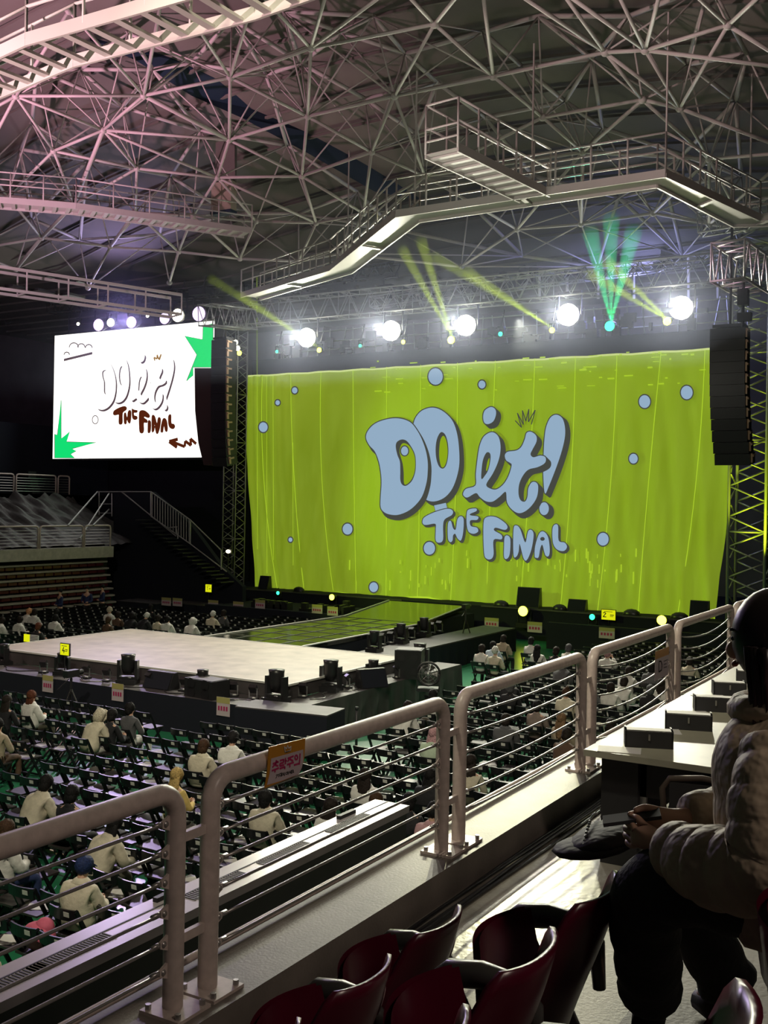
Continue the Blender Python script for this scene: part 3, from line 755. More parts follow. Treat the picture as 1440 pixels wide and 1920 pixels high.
# ================================================================ CATWALKS
def catwalk(name, label, pts, w=0.9, h=1.05, post=1.0, closed_end=False, off_side=1, grate=True, m='steelroof', rungs=0.45):
    t = thing(name, label, 'catwalk', (0, 0, 0))
    d, to, hr, po = MB(), MB(), MB(), MB()
    pts = [Vector(p) for p in pts]
    nrm = []
    for i in range(len(pts)):
        a_ = pts[max(0, i - 1)]; b_ = pts[min(len(pts) - 1, i + 1)]; tt = (b_ - a_); tt.z = 0; tt.normalize()
        nrm.append(Vector((-tt.y, tt.x, 0)))
    L_ = [p + n * w / 2 for p, n in zip(pts, nrm)]; R_ = [p - n * w / 2 for p, n in zip(pts, nrm)]
    for S in (L_, R_):
        for a_, b_ in zip(S, S[1:]):
            to.bar(a_, b_, .05, .22)
            for hh in (h, h * .55): hr.cyl(a_ + Vector((0, 0, hh)), b_ + Vector((0, 0, hh)), .028, 6)
            n = max(1, round((b_ - a_).length / post))
            for k in range(n + 1):
                p = a_.lerp(b_, k / n); MB().cyl(p, p + Vector((0, 0, h)), .028, 6).build('post', m, t, True)
    for i in range(len(pts) - 1):
        n = max(1, round((pts[i + 1] - pts[i]).length / rungs))
        for k in range(n):
            a_ = L_[i].lerp(L_[i + 1], (k + .5) / n); b_ = R_[i].lerp(R_[i + 1], (k + .5) / n); d.bar(a_ + Vector((0, 0, -.06)), b_ + Vector((0, 0, -.06)), .14, .05)
        if grate:
            a_, b_ = pts[i], pts[i + 1]
            d.slab([L_[i], L_[i + 1], R_[i + 1], R_[i]], (0, 0, -.02))
    if closed_end:
        for hh in (.3, .6, h): hr.cyl(L_[-1] + Vector((0, 0, hh)), R_[-1] + Vector((0, 0, hh)), .028, 6)
    d.build('walkway', m, t); to.build('toe_board', m, t); hr.build('handrail', m, t, True)
    return t
ZC = 14.0
mainp = [onz(470, 556, ZC), onz(640, 505, ZC), onz(765, 406, ZC), onz(1240, 335, ZC), onz(1400, 414, ZC), onz(1470, 410, ZC)]
t = catwalk('ring_catwalk', 'cream ring catwalk with handrails turning corners across the roof', mainp, rungs=50)
for p in mainp[1:5] + [(mainp[2] + mainp[3]) / 2]: MB().cyl(p + Vector((0, .4, 0)), p + Vector((0, .4, 4.5)), .03, 5).build('hanger', 'steelroof', t)
g0, g1 = onz(1003, 368, ZC), onz(828, 283, ZC)
catwalk('gangway', 'short cream gangway stub ending in a railed cage below the ring catwalk', [g0, g1], 0.95, 1.2, .9, True, rungs=.5)
catwalk('side_catwalk', 'large pink lit catwalk crossing the top left corner', [onz(-60, 165, 13), onz(95, 95, 13), onz(440, 0, 13), onz(600, -60, 13)], 1.0, 1.0, 1.2, grate=False, rungs=.55)
catwalk('far_catwalk', 'faint catwalk at left behind the roof pipes', [onz(-40, 378, 16), onz(140, 392, 16), onz(465, 437, 16)], 0.9, 1.0, 1.3)
P0, P1 = onz(-40, 540, 12.6), onz(330, 592, 12.6)
t = thing('lighting_gantry', 'pink lit open gantry running towards the bright screen', 'truss', (0, 0, 0))
mb = MB(); d_ = (P1 - P0).normalized(); n_ = Vector((-d_.y, d_.x, 0)) * .45
for s_ in (1, -1):
    for h_ in (0, .75): mb.bar(P0 + n_ * s_ + Vector((0, 0, h_)), P1 + n_ * s_ + Vector((0, 0, h_)), .08, .1)
L = (P1 - P0).length; nn = int(L / 1.5)
for i in range(nn + 1):
    p = P0.lerp(P1, i / nn)
    for s_ in (1, -1): mb.cyl(p + n_ * s_, p + n_ * s_ + Vector((0, 0, .75)), .03, 5)
    mb.bar(p + n_, p - n_, .06, .06)
mb.build('frame', 'steelroof', t)
mb = MB()
for k in (.18, .30, .45): p = P0.lerp(P1, k); MB().box(p + Vector((0, 0, .2)), (.4, .8, .08)).build('cable_tray', 'gear', t); MB().box(p + Vector((0, .3, .85)), (.2, .3, .2)).build('junction_box', 'gear', t)

# hanging panel box
t = thing('hanging_box', 'pale beige box hanging on a pale strip from the roof', 'box', onroof(420, 370, .6))
MB().box((0, 0, 0), (1.0, .35, 1.15)).build('body', mat('beige_box', (0.42, 0.37, 0.28), .6), t)
MB().box((0, 0.1, 1.4), (1.0, .1, 1.7)).build('strip', 'roof', t)
MB().box((0, 0, -.62), (1.02, .4, .12)).build('base', 'navy', t)

# ================================================================ STAGE TRUSSES AND TOWERS
def truss(label, p0, p1, w, h, step, cat='truss', m='truss', name='truss', group=None, r=.035, rd=.02, up=(0, 0, 1)):
    mb = MB(); truss_mb(mb, p0, p1, w, h, step, r, rd, up)
    o = mb.build(name, m, None, True); return tag(o, label, cat, group)
truss('long aluminium front truss over the green curtain carrying the white lamps', (-32.2, 39.5, 14.2), (-8.4, 39.5, 14.2), .9, 1.05, 1.1)
truss('thin rear truss just above the long front truss', (-27, 44, 15.2), (-8.0, 44, 15.8), .5, .5, 1.0)
truss('aluminium side truss from the screen corner back to the curtain', onz(385, 590, 13.4), onz(470, 600, 13.8), .7, .9, .9)
# scaffold batten (cream rail) with dark lamps behind the front truss
t = thing('rear_batten', 'cream rail with dark hanging lamps behind the front truss', 'batten', (0, 0, 0))
mb = MB()
for a_, b_ in (((780, 552), (930, 523)), ((970, 515), (1225, 490)), ((1290, 478), (1360, 472))): MB().bar(ony(*a_, 45), ony(*b_, 45), .1, .2).build('rail', 'steelroof', t)
random.seed(11)
for px in (770, 800, 870, 950, 990, 1075, 1165, 1240, 1262):
    p = ony(px, 545 - (px - 780) * .12, 44.6); mb = MB()
    for k in range(5): mb.box(p + Vector((random.uniform(-.3, .3), 0, random.uniform(-.4, .4))), (random.uniform(.2, .6), .3, random.uniform(.2, .5)))
    mb.build('lamp', 'gear', t)
t = thing('rigging_clutter', 'dark clutter of lamps and cable along the left part of the front truss', 'rigging', (0, 0, 0)); t['kind'] = 'stuff'
mb = MB()
for k in range(90):
    p = ony(random.uniform(465, 740), random.uniform(515, 560) , 42.5); mb.box(p, (random.uniform(.1, .9), .2, random.uniform(.05, .3)))
for k in range(60):
    p = ony(random.uniform(500, 1330), 0, 41.9); p.z = random.uniform(12.5, 13.2); mb.box(p, (random.uniform(.1, .5), .2, random.uniform(.1, .5)))
o = mb.build('lamp_cluster', 'gear', t); o['kind'] = 'stuff'
truss('black support truss hanging left of the front truss behind the lamps', ony(465, 545, 42.5), ony(745, 505, 42.5), .6, .6, .7, m='gear')
# black header above the curtain
o = MB().bx(-32.3, -9.0, 41.45, 41.9, 11.58, 12.35).build('header_border', 'blackcloth')
tag(o, 'black cloth border strip directly above the green curtain', 'border')
t = thing('rear_rig_grid', 'grey lit grid of lamps and bars behind the white lamps', 'grid', (0, 0, 0))
mb = MB()
for i in range(34): x_ = -31.5 + i * .68; mb.cyl((x_, 43, 12.3), (x_ + random.uniform(-.3, .3), 43, 13.9), .03, 4)
for z_ in (12.5, 12.9, 13.3, 13.8): mb.cyl((-32, 43, z_), (-8.6, 43, z_), .03, 4)
mb.build('bars', 'truss', t)
tower_l = truss('slim aluminium truss tower at the left edge of the green curtain', (-32.6, 40.6, 1.25), (-32.6, 40.6, 13.7), .75, .75, .8, 'tower', up=(0, 1, 0), name='truss_tower')
tower_m = truss('slim truss tower top rising behind the left end of the green curtain', (-31.0, 42.8, 1.25), (-31.0, 42.8, 13.2), .6, .6, .8, 'tower', up=(0, 1, 0), name='truss_tower')
bt = ony(1405, 1130, 40.5); tt_ = ony(1405, 430, 40.5)
mgt = mat('green_lit_truss', (0.42, 0.42, 0.42), .45, .5)
tw = truss('large green lit truss tower behind the right speaker column', (bt.x, 40.5, 1.25), (bt.x, 40.5, tt_.z), 1.3, 1.3, 1.1, 'tower', up=(0, 1, 0), name='truss_tower', r=.06, rd=.035)
light('tower_green_light', 'SPOT', (bt.x + .5, 38.0, 1.6), (bt.x + .25, 40.5, 7), 2600, (0.75, 1.0, 0.02), spot_size=R(30), spot_blend=.8, shadow_soft_size=.1)
tw2 = truss('second truss tower at the far right behind the speaker column', (bt.x + 1.5, 43, 1.25), (bt.x + 1.5, 43, 15.3), .6, .6, .6, 'tower', up=(0, 1, 0), name='truss_tower')
p = ony(1330, 470, 36); q2 = ony(1470, 455, 36)
truss('truss arm holding up the right speaker column', (-9.2, 36.0, 15.0), (-4, 36.0, 15.3), .6, .7, .7)
# pink lit box truss end above the speaker column
p0 = ony(1385, 500, 33.5)
t = thing('motor_truss', 'short pink lit box truss hanging above the right speaker column', 'truss', (p0.x, p0.y, p0.z))
mb = MB(); truss_mb(mb, (-.1, -1.0, 0), (.1, 1.6, 0), 1.0, 1.15, .9, .045, .03); mb.build('frame', mat('pink_lit_alu', (0.62, 0.56, 0.58), .4, .3), t, True)
mb = MB(); mb.cyl((0.2, -.2, -.5), (0.2, -.2, -1.9), .05, 6).box((.2, -.2, -1.0), (.3, .3, .5)).box((.25, -.2, -1.6), (.4, .25, .25)); mb.build('chain_motor', 'gear', t)
light('pink_truss_light', 'SPOT', (-14, 28, 11.5), p0, 1600, (1, .6, .85), spot_size=R(14), spot_blend=.5, shadow_soft_size=.1)
# line arrays
def line_array(px0, px1, ytop, ybot, Y, n, label, curve, lip):
    a_, b_ = ony(px0, ytop, Y), ony(px1, ybot, Y)
    t = thing('line_array_speaker', label, 'speaker', (b_.x * .5 + a_.x * .5, Y, a_.z)); w = b_.x - a_.x; H_ = a_.z - b_.z; h = H_ / n
    for k in range(n):
        s_ = (k + .5) / n; rot = Matrix.Rotation(R(curve * s_ * s_), 3, 'X')
        mb = MB(); mb.box((s_ ** 3 * .25, -.10 * curve * s_ * s_ * .06, -h * (k + .5)), (w, .75, h * .985), rot)
        c = mb.build('cabinet', 'gear', t)
        mb = MB(); mb.box((w / 2 + .03 + s_ ** 3 * .25, -.28, -h * (k + .5)), (.05, .12, h * .8), rot); mb.box((w / 2 + .06 + s_ ** 3 * .25, -.18, -h * (k + .25)), (.05, .3, h * .18), rot)
        mb.build('rigging_link', mat('copper_lit_metal', (0.55, 0.36, 0.24), .4, .3) if 'copper_lit_metal' not in bpy.data.materials else bpy.data.materials['copper_lit_metal'], c)
    MB().cyl((0, 0, 0), (0, 0, (15.0 if px0 > 900 else 13.0) - a_.z), .04, 6).box((0, 0, .08), (w * .9, .6, .1)).build('hanging_frame', 'gear', t)
    return t
line_array(1337, 1398, 620, 870, 34, 12, 'large black hanging speaker column covering the right end of the curtain', 10, True)
line_array(407, 430, 640, 872, 37, 14, 'dark curved hanging speaker column between the screen and the curtain', 14, False)
o = MB().box((0, 0, 0), (.5, .5, .34)).box((0.1, .05, -.4), (.5, .5, .34)).box((.2, .1, -.8), (.5, .5, .34)).build('small_speaker_stack', 'gear', None, False, (XL - 7.6, onx(55, 855, XL - 7.6).y, 6.57))
tag(o, 'small tilted black speaker stack on the opposite upper stand', 'speaker')

# ================================================================ LAMPS
m_white = glow('blinder_white', (1.0, 0.98, 0.82), 40)
def blinder(p, label, size=.42):
    t = thing('audience_blinder', label, 'stage light', p, 0, 'white lamps on the front truss')
    MB().ell((0, -.05, 0), (size, .10, size), 16, 8).build('lens', m_white, t, True)
    MB().tube([(0, .1, 0), (0, .45, 0)], [size * 1.05, size * .8], 12).build('housing', 'gear', t)
    MB().bar((-size * 1.1, .2, 0), (-size * 1.1, .2, .9), .05, .08).bar((size * 1.1, .2, 0), (size * 1.1, .2, .9), .05, .08).bar((-size * 1.1, .2, .9), (size * 1.1, .2, .9), .05, .08).build('yoke', 'gear', t)
    return t
for (px, py), w in zip([(575, 633), (733, 620), (873, 610), (1065, 590), (1277, 577)], ['leftmost', 'second from left', 'third from left', 'fourth from left', 'rightmost']):
    blinder(ony(px, py, 39.0), 'blinding white round lamp under the front truss, %s of five' % w)
m_yl, m_gl, m_pu, m_ww = glow('lamp_yellow', (0.9, 1.0, 0.05), 9), glow('lamp_green', (0.02, 0.9, 0.30), 6), glow('lamp_violet', (0.80, 0.62, 1.0), 1.6), glow('lamp_cream', (1.0, 0.97, 0.72), 14)
def head(p, ml, label, size=.16, aim=(0, -1, -.2), group=None, up=True):
    t = thing('moving_head_light', label, 'stage light', p, 0, group)
    a_ = Vector(aim).normalized()
    MB().ell(a_ * size * .9, (size, size * .6, size), 12, 8).build('lens', ml, t, True)
    MB().tube([a_ * size * .8, -a_ * size * 1.6], [size * 1.15, size * .8], 10).build('head', 'gear', t)
    s_ = 1 if up else -1
    MB().bar((-size * 1.4, 0, 0), (-size * 1.4, 0, s_ * size * 2.4), .04, .07).bar((size * 1.4, 0, 0), (size * 1.4, 0, s_ * size * 2.4), .04, .07).box((0, 0, s_ * size * 2.8), (size * 3, size * 2, size * .9)).build('yoke', 'gear', t)
    if up: MB().cyl((0, 0, size * 3), (0, .3, size * 3 + .75), .025, 5).build('hanging_clamp', 'gear', t)
    return t
beams = []
for px, py, mm, lb, sz in [(601, 656, m_yl, 'small yellow beam lamp right of the leftmost white lamp', .11), (521, 659, m_gl, 'small green lamp left of the leftmost white lamp', .07), (677, 648, m_gl, 'small green lamp between the first and second white lamps', .07), (758, 641, m_yl, 'small pale yellow lamp right of the second white lamp', .09), (849, 637, m_yl, 'yellow beam lamp left of the third white lamp', .16), (940, 626, m_gl, 'green lamp right of the third white lamp', .09), (1037, 619, m_yl, 'yellow beam lamp left of the fourth white lamp', .11), (1146, 611, m_gl, 'bright green beam lamp between the fourth and fifth white lamps', .19), (1253, 602, m_yl, 'yellow beam lamp left of the rightmost white lamp', .15)]:
    head(ony(px, py, 39.0), mm, lb, sz)
for px, py, mm, lb, sz in [(190, 608, m_pu, 'violet lamp above the bright screen, leftmost violet one', .30), (211, 604, m_ww, 'cream lamp tight beside the leftmost violet lamp', .20), (251, 603, m_pu, 'violet lamp above the bright screen, second violet one', .28), (313, 596, m_pu, 'violet lamp above the bright screen, third violet one', .27), (338, 590, m_ww, 'large cream lamp right of the third violet lamp', .30), (378, 587, m_pu, 'violet lamp over the right end of the bright screen', .34), (148, 607, m_ww, 'dim cream hooked lamp over the left end of the screen', .08), (278, 592, m_ww, 'dim cream hooked lamp over the middle of the screen', .08)]:
    head(ony(px, py, 37.4), mm, lb, sz, (.3, -1, -.3), 'lamps above the bright screen')
for k, (px, py) in enumerate([(430, 640), (442, 642), (434, 651), (446, 653), (438, 658), (449, 662)]):
    o = MB().ell((0, 0, 0), (.12, .08, .12), 10, 6).build('par_lamp', m_ww if k < 5 else m_yl, None, True, ony(px, py, 39.0))
    tag(o, 'small white lamp, ' + ['top left', 'top right', 'middle left', 'middle right', 'lower middle', 'lowest yellowish'][k] + ' of the cluster beside the hanging speaker column', 'stage light', 'lamp cluster left of the curtain')
truss('short truss over the bright screen carrying the violet lamps', (tl.x, 37.7, tl.z + 1.3), (tr.x + .5, 37.7, tr.z + 1.3), .5, .5, .8, m='gear')
# narrow spots inside added cones of dense haze, tinted in the lamp colour
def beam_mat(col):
    m = bpy.data.materials.new('tinted_beam_haze'); m.use_nodes = True; nt = m.node_tree; nt.nodes.remove(nt.nodes['Principled BSDF'])
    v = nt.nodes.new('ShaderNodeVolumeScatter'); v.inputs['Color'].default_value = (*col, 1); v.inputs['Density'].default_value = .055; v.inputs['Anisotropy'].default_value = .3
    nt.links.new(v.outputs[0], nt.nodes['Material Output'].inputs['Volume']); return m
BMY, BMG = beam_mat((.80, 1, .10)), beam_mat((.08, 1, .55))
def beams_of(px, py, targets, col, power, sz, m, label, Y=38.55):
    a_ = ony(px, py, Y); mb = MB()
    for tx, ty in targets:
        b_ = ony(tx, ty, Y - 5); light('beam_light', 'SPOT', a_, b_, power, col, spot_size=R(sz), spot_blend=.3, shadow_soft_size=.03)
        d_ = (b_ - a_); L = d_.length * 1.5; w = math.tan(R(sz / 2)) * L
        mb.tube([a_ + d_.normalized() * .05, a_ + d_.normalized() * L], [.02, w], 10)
    o = mb.build('beam_haze_cone', m); o['kind'] = 'stuff'; tag(o, label, 'light beam')
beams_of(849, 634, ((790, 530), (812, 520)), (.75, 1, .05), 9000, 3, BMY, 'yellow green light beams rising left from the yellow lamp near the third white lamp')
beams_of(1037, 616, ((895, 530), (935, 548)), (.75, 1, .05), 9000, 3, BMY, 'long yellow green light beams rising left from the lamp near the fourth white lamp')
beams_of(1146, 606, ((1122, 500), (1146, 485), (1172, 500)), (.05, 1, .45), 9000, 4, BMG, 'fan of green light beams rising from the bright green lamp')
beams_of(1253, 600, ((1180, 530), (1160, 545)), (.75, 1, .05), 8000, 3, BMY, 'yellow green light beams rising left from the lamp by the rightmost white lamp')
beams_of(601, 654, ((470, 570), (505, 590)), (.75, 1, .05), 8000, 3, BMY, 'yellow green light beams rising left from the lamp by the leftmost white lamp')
# haze in the air of the stage end
hz = MB().bx(-44, 2, 30, 50, 10.3, 19.5).build('stage_haze', None)
hz['kind'] = 'stuff'; tag(hz, 'thin haze in the air around the stage lamps and under the roof', 'haze')
mh = bpy.data.materials.new('haze'); mh.use_nodes = True; nt = mh.node_tree; nt.nodes.remove(nt.nodes['Principled BSDF'])
vs_ = nt.nodes.new('ShaderNodeVolumeScatter'); vs_.inputs['Color'].default_value = (.66, .72, 1, 1); vs_.inputs['Density'].default_value = 0.0035; vs_.inputs['Anisotropy'].default_value = 0.55
nt.links.new(vs_.outputs[0], nt.nodes['Material Output'].inputs['Volume'])
hz.data.materials.append(mh)

# ================================================================ NEAR GUARD RAIL
XR, ZB, HR = -2.95, 3.30, 0.95
CAB = [.78, .66, .54, .415, .29, .175]
def bend_pts(y0, y1, r=.11):
    P = [(0, y0, 0.0)]
    for k in range(7):
        a_ = R(90 * k / 6); P.append((0, y0 + r - r * math.cos(a_), HR - .043 - r + r * math.sin(a_)))
    for k in range(7):
        a_ = R(90 * k / 6); P.append((0, y1 - r + r * math.sin(a_), HR - .043 - r + r * math.cos(a_)))
    P.append((0, y1, 0.0)); return P
PANELS = [(0.95, 3.33, 'nearest panel, cropped at the left edge'), (3.55, 5.72, 'second panel, carrying the orange caution sign'), (5.95, 8.12, 'third panel, beside the lit aisle floor'), (8.36, 10.68, 'fourth panel, carrying the small D notice'), (10.93, 13.35, 'fifth panel, behind the far end of the desk'), (13.6, 16.0, 'farthest panel, vanishing behind the seated woman')]
for i, (y0, y1, lb) in enumerate(PANELS):
    t = thing('guard_rail', 'cream pipe guard rail with cables, ' + lb, 'railing', (XR, 0, ZB), 0, 'near guard rail panels')
    autosmooth(MB().tube(bend_pts(y0, y1), .043, 16).build('pipe_frame', 'rail', t), 60)
    sag = [0, 0.0, .02, .06, .08, .08][i]
    for h in CAB:
        pts = [(0, y0 + .10 + (y1 - y0 - .2) * k / 14, h - sag * 4 * (k / 14) * (1 - k / 14)) for k in range(15)]
        MB().tube(pts, .0075, 6).build('cable', 'cable', t, True)
    for y, sg in ((y0, 1), (y1, -1)):
        pl = MB().bx(-.09, .12, y - .10, y + .10, 0.0, .014).build('base_plate', 'rail', t)
        for bx_ in (-.065, .095):
            for by_ in (-.075, .075): MB().cyl((bx_, y + by_, .014), (bx_, y + by_, .035), .013, 6).build('bolt', 'steel', pl)
        for h in CAB:
            br_ = MB().slab([(-.006, y + sg * .035, h + .035), (-.006, y + sg * .035, h - .035), (-.006, y + sg * .085, h - .012), (-.006, y + sg * .085, h + .012)], (.012, 0, 0)).build('cable_bracket', 'rail', t)
            MB().cyl((-.006, y + sg * .06, h), (-.006, y + sg * .125, h), .012, 8).ell((0, y + sg * .065, h), (.016, .016, .016), 8, 5).build('turnbuckle', 'cable', br_, True)
    if i: 
        ym = PANELS[i - 1][1]
        for h in (.28, .70): MB().bx(-.012, .012, ym + .035, y0 - .035, h - .02, h + .02).build('link_plate', 'rail', t)
o = MB().tube([(-3.17, y, 3.33) for y in (-2, 3, 6, 9, 14, 20)], .019, 8).build('conduit_pipe', 'rail', None, True)
tag(o, 'thin cream pipe running along the outer edge of the concrete curb', 'pipe')
# cable bundle
for k in range(5):
    random.seed(50 + k); pts = []
    for j in range(40):
        y = -1 + j * .42
        pts.append((-2.745 + k * .026 + .012 * math.sin(y * 1.7 + k * 2) , y, 3.122 + .012 * (k % 2)))
    o = MB().tube(pts, .011, 6).build('floor_cable', mat('black_rubber', (.02, .02, .024), .35) if k == 0 else bpy.data.materials['black_rubber'], None, True)
    tag(o, 'black cable running along the foot of the concrete curb', 'cable', 'cable bundle at the foot of the curb')

# caution sign on the second rail panel
t = thing('caution_sign', 'orange and white caution sign with magenta writing hung on the cream rail', 'sign', (0, 0, 0))
XS = XR + .055
def sg_(px, py, off=0.0):
    p = onx(px, py, XS + off); return p
cs = [(505, 1401), (573, 1384), (571, 1420), (566, 1440), (560, 1452), (497, 1478), (502, 1445)]
MB().slab([sg_(*p) for p in cs], (-.004, 0, 0)).build('board', 'signorange', t)
cp = lambda p: [(480 + x / 12, 1360 + y / 12) for x, y in p]
MB().slab([sg_(*p, .002) for p in cp([(345,750),(1065,545),(1070,760),(1040,930),(975,1090),(600,1240),(250,1345),(310,1100),(335,900)])], (-.001, 0, 0)).build('paper_face', 'signpaper', t)
def ink(strokes, w, m, name, parent, tr=cp, off=.004, place=None):
    mb = MB(); place = place or sg_
    for s_ in strokes:
        s2 = tr(s_)
        for a_, b_ in zip(s2, s2[1:]): mb.bar(place(*a_, off), place(*b_, off), .001, w)
    return mb.build(name, m, parent)
cir = lambda cx_, cy_, rx, ry: [(cx_ + rx * math.cos(i * math.pi / 5), cy_ + ry * math.sin(i * math.pi / 5)) for i in range(11)]
ink([[(450,795),(490,825)],[(385,865),(515,820)],[(465,840),(375,945)],[(435,890),(505,915)],[(362,1022),(520,960)],[(435,995),(430,1060)],
     [(545,795),(630,768),(630,830),(545,862),(545,915),(640,885)],[(668,730),(668,875)],[(668,805),(698,792)],[(540,975),(655,930),(650,985)],
     [(720,745),(850,692)],[(790,720),(715,815)],[(775,765),(840,800)],[(705,885),(855,832)],[(768,860),(765,945)],
     cir(912, 722, 32, 50),[(860,895),(962,862)],[(997,632),(980,885)]], .0085, 'pinkink', 'warning_text', t)
ink([[(455,1120),(495,1105),(450,1195)],[(512,1090),(512,1165)],[(560,1078),(535,1090),(535,1142),(560,1132)],[(570,1068),(570,1152)],[(586,1062),(586,1146)],[(570,1110),(586,1104)],[(600,1082),(632,1070)],[(618,1078),(600,1132)],[(616,1092),(636,1122)],[(646,1058),(646,1138)],
     [(675,1062),(715,1047),(715,1092),(675,1106),(675,1062)],[(728,1032),(728,1112)],[(728,1070),(742,1065)],[(766,1020),(750,1085)],[(764,1040),(780,1072)],[(792,1010),(792,1092)],[(782,1052),(792,1048)],[(804,1005),(804,1088)],cir(835, 1018, 14, 16),[(816,1070),(862,1052)],[(830,1045),(830,1062)],[(848,1040),(848,1058)]], .0028, 'dark_ink', 'instruction_text', t)
ink([[(640,480),(660,600),(780,565),(795,470),(740,520),(715,450),(690,530),(640,480)]], .004, 'paper', 'emblem', t)
ink([[(665,605),(785,570)]], .004, 'dark_ink', 'emblem_caption', t)
# D notice
t = thing('section_notice', 'small paper notice with a bold D hung on the fourth rail panel', 'sign', (0, 0, 0))
dn = lambda x, y, off=0.0: onx(x, y, XR + .02 + off)
MB().slab([dn(1229, 1222), dn(1255, 1212), dn(1253, 1265), dn(1228, 1277)], (-.002, 0, 0)).build('sheet', 'signpaper', t)
MB().slab([dn(1229, 1222, .002), dn(1255, 1212, .002), dn(1254.5, 1227, .002), dn(1229, 1237, .002)], (-.001, 0, 0)).build('header_band', 'signorange', t)
ink([[(1236,1240),(1236,1260)],[(1236,1240),(1240,1240),(1242,1247),(1241,1256),(1236,1260)]], .014, 'dark_ink', 'letter_d', t, tr=lambda s: s, place=dn)
ink([[(1245,1240),(1252,1237)],[(1245,1246),(1250,1244)],[(1245,1252),(1251,1250)]], .006, 'dark_ink', 'small_print', t, tr=lambda s: s, place=dn)

# long ventilation cabinet beyond the rail
t = thing('vent_cabinet', 'long low metal cabinet with pale top and vent grilles below the near guard rail', 'cabinet', (0, 0, 0))
MB().bx(-4.86, -4.51, -1.0, 8.12, 2.70, 2.76).build('top_panel', 'duct', t)
MB().bx(-4.85, -4.53, -1.0, 8.11, 0.6, 2.70).build('body', 'black', t)
MB().bx(-4.735, -4.725, -1.0, 8.12, 2.758, 2.764).build('groove', 'black', t)
for yc in (3.9, 4.4, 5.7, 6.5, 7.4):
    mb = MB(); 
    for k in range(24): mb.bx(-4.715, -4.60, yc - .3 + k * .025, yc - .29 + k * .025, 2.759, 2.766)
    mb.build('vent_grille', 'deskpanel', t)
for yc in (5.35, 7.55): MB().bx(-4.82, -4.78, yc - .12, yc + .12, 2.76, 2.79).build('handle', 'black', t)

# ================================================================ DESK
t = thing('long_desk', 'long pale topped desk with dark panels beside the guard rail', 'desk', (-2.0, 6.5, 3.11))
autosmooth(MB().bx(-.34, 0.75, 0, 5.8, .70, .74).build('desk_top', 'desk', t))
MB().bx(-.26, -.02, .12, .17, 0, .70).bx(-.02, .62, .17, .20, .45, .70).build('end_panel', 'deskpanel', t)
MB().bx(-.26, -.22, .15, 5.7, .05, .70).build('front_panel', 'deskpanel', t)
MB().bx(-.2, .6, 3.0, 3.05, 0, .70).build('end_panel', 'deskpanel', t)
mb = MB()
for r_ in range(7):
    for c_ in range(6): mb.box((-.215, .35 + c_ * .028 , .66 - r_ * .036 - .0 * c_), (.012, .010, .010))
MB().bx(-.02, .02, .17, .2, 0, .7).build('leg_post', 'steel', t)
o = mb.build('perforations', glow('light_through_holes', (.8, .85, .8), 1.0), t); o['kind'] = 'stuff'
wd = ['nearest', 'second nearest', 'third nearest', 'fourth nearest', 'farthest']
for i, ((xa, ya), (xb, yb)) in enumerate([((1172, 1400), (1263, 1405)), ((1247, 1366), (1336, 1372)), ((1303, 1333), (1382, 1337)), ((1338, 1303), (1400, 1306)), ((1381, 1280), (1430, 1283))]):
    a_, b_ = onz(xa, ya, 3.852), onz(xb, yb, 3.852); w = (b_ - a_).length; ang = math.atan2(b_.y - a_.y, b_.x - a_.x)
    t = thing('desk_divider_box', 'black box standing on the pale desk, %s of the row' % wd[i], 'box', ((a_.x + b_.x) / 2, (a_.y + b_.y) / 2, 3.85), ang, 'black boxes on the desk')
    h = .112
    MB().bx(-w / 2, w / 2, 0, .012, 0.0, h).bx(-w / 2, -w / 2 + .012, 0, .16, 0, h).bx(w / 2 - .012, w / 2, 0, .16, 0, h).build('shell', 'deskpanel', t)
    MB().bx(-w / 2, w / 2, .0, .10, h - .006, h).build('top_flap', 'paper', t)
    MB().bx(-.006, .006, -.008, 0, .05, .09).build('latch', 'steel', t)
    o = MB().box((0, 0, .002), (.27, .17, .003), Matrix.Rotation(R(16 + 7 * i), 3, 'Z')).build('paper_sheet', 'paper', None, False, (a_.x + .0, a_.y - .11, 3.8505))
    tag(o, 'loose white paper sheet in front of the %s black box on the desk' % wd[i], 'paper', 'papers on the desk')
# office chair behind the desk
t = thing('office_chair', 'brown grey framed chair tucked under the pale desk', 'chair', (-1.55, 6.35, 3.11), R(10))
pts = [(-.21, 0, .38), (-.23, .0, .62), (-.19, .01, .68), (0, .01, .70), (.19, .01, .68), (.23, 0, .62), (.21, 0, .38)]
MB().tube(pts, .018, 8).build('back_frame', mat('brown_plastic', (.10, .075, .06), .5), t, True)
MB().bx(-.19, .19, .0, .012, .40, .66).build('back_mesh', 'deskpanel', t)
MB().bx(-.23, .23, -.02, .40, .36, .41).build('seat', mat('brown_cushion', (.09, .06, .045), .8), t)
for sx in (-.2, .2):
    for sy in (.02, .36): MB().cyl((sx, sy, 0), (sx, sy, .37), .013, 6).build('leg', 'steel', t)

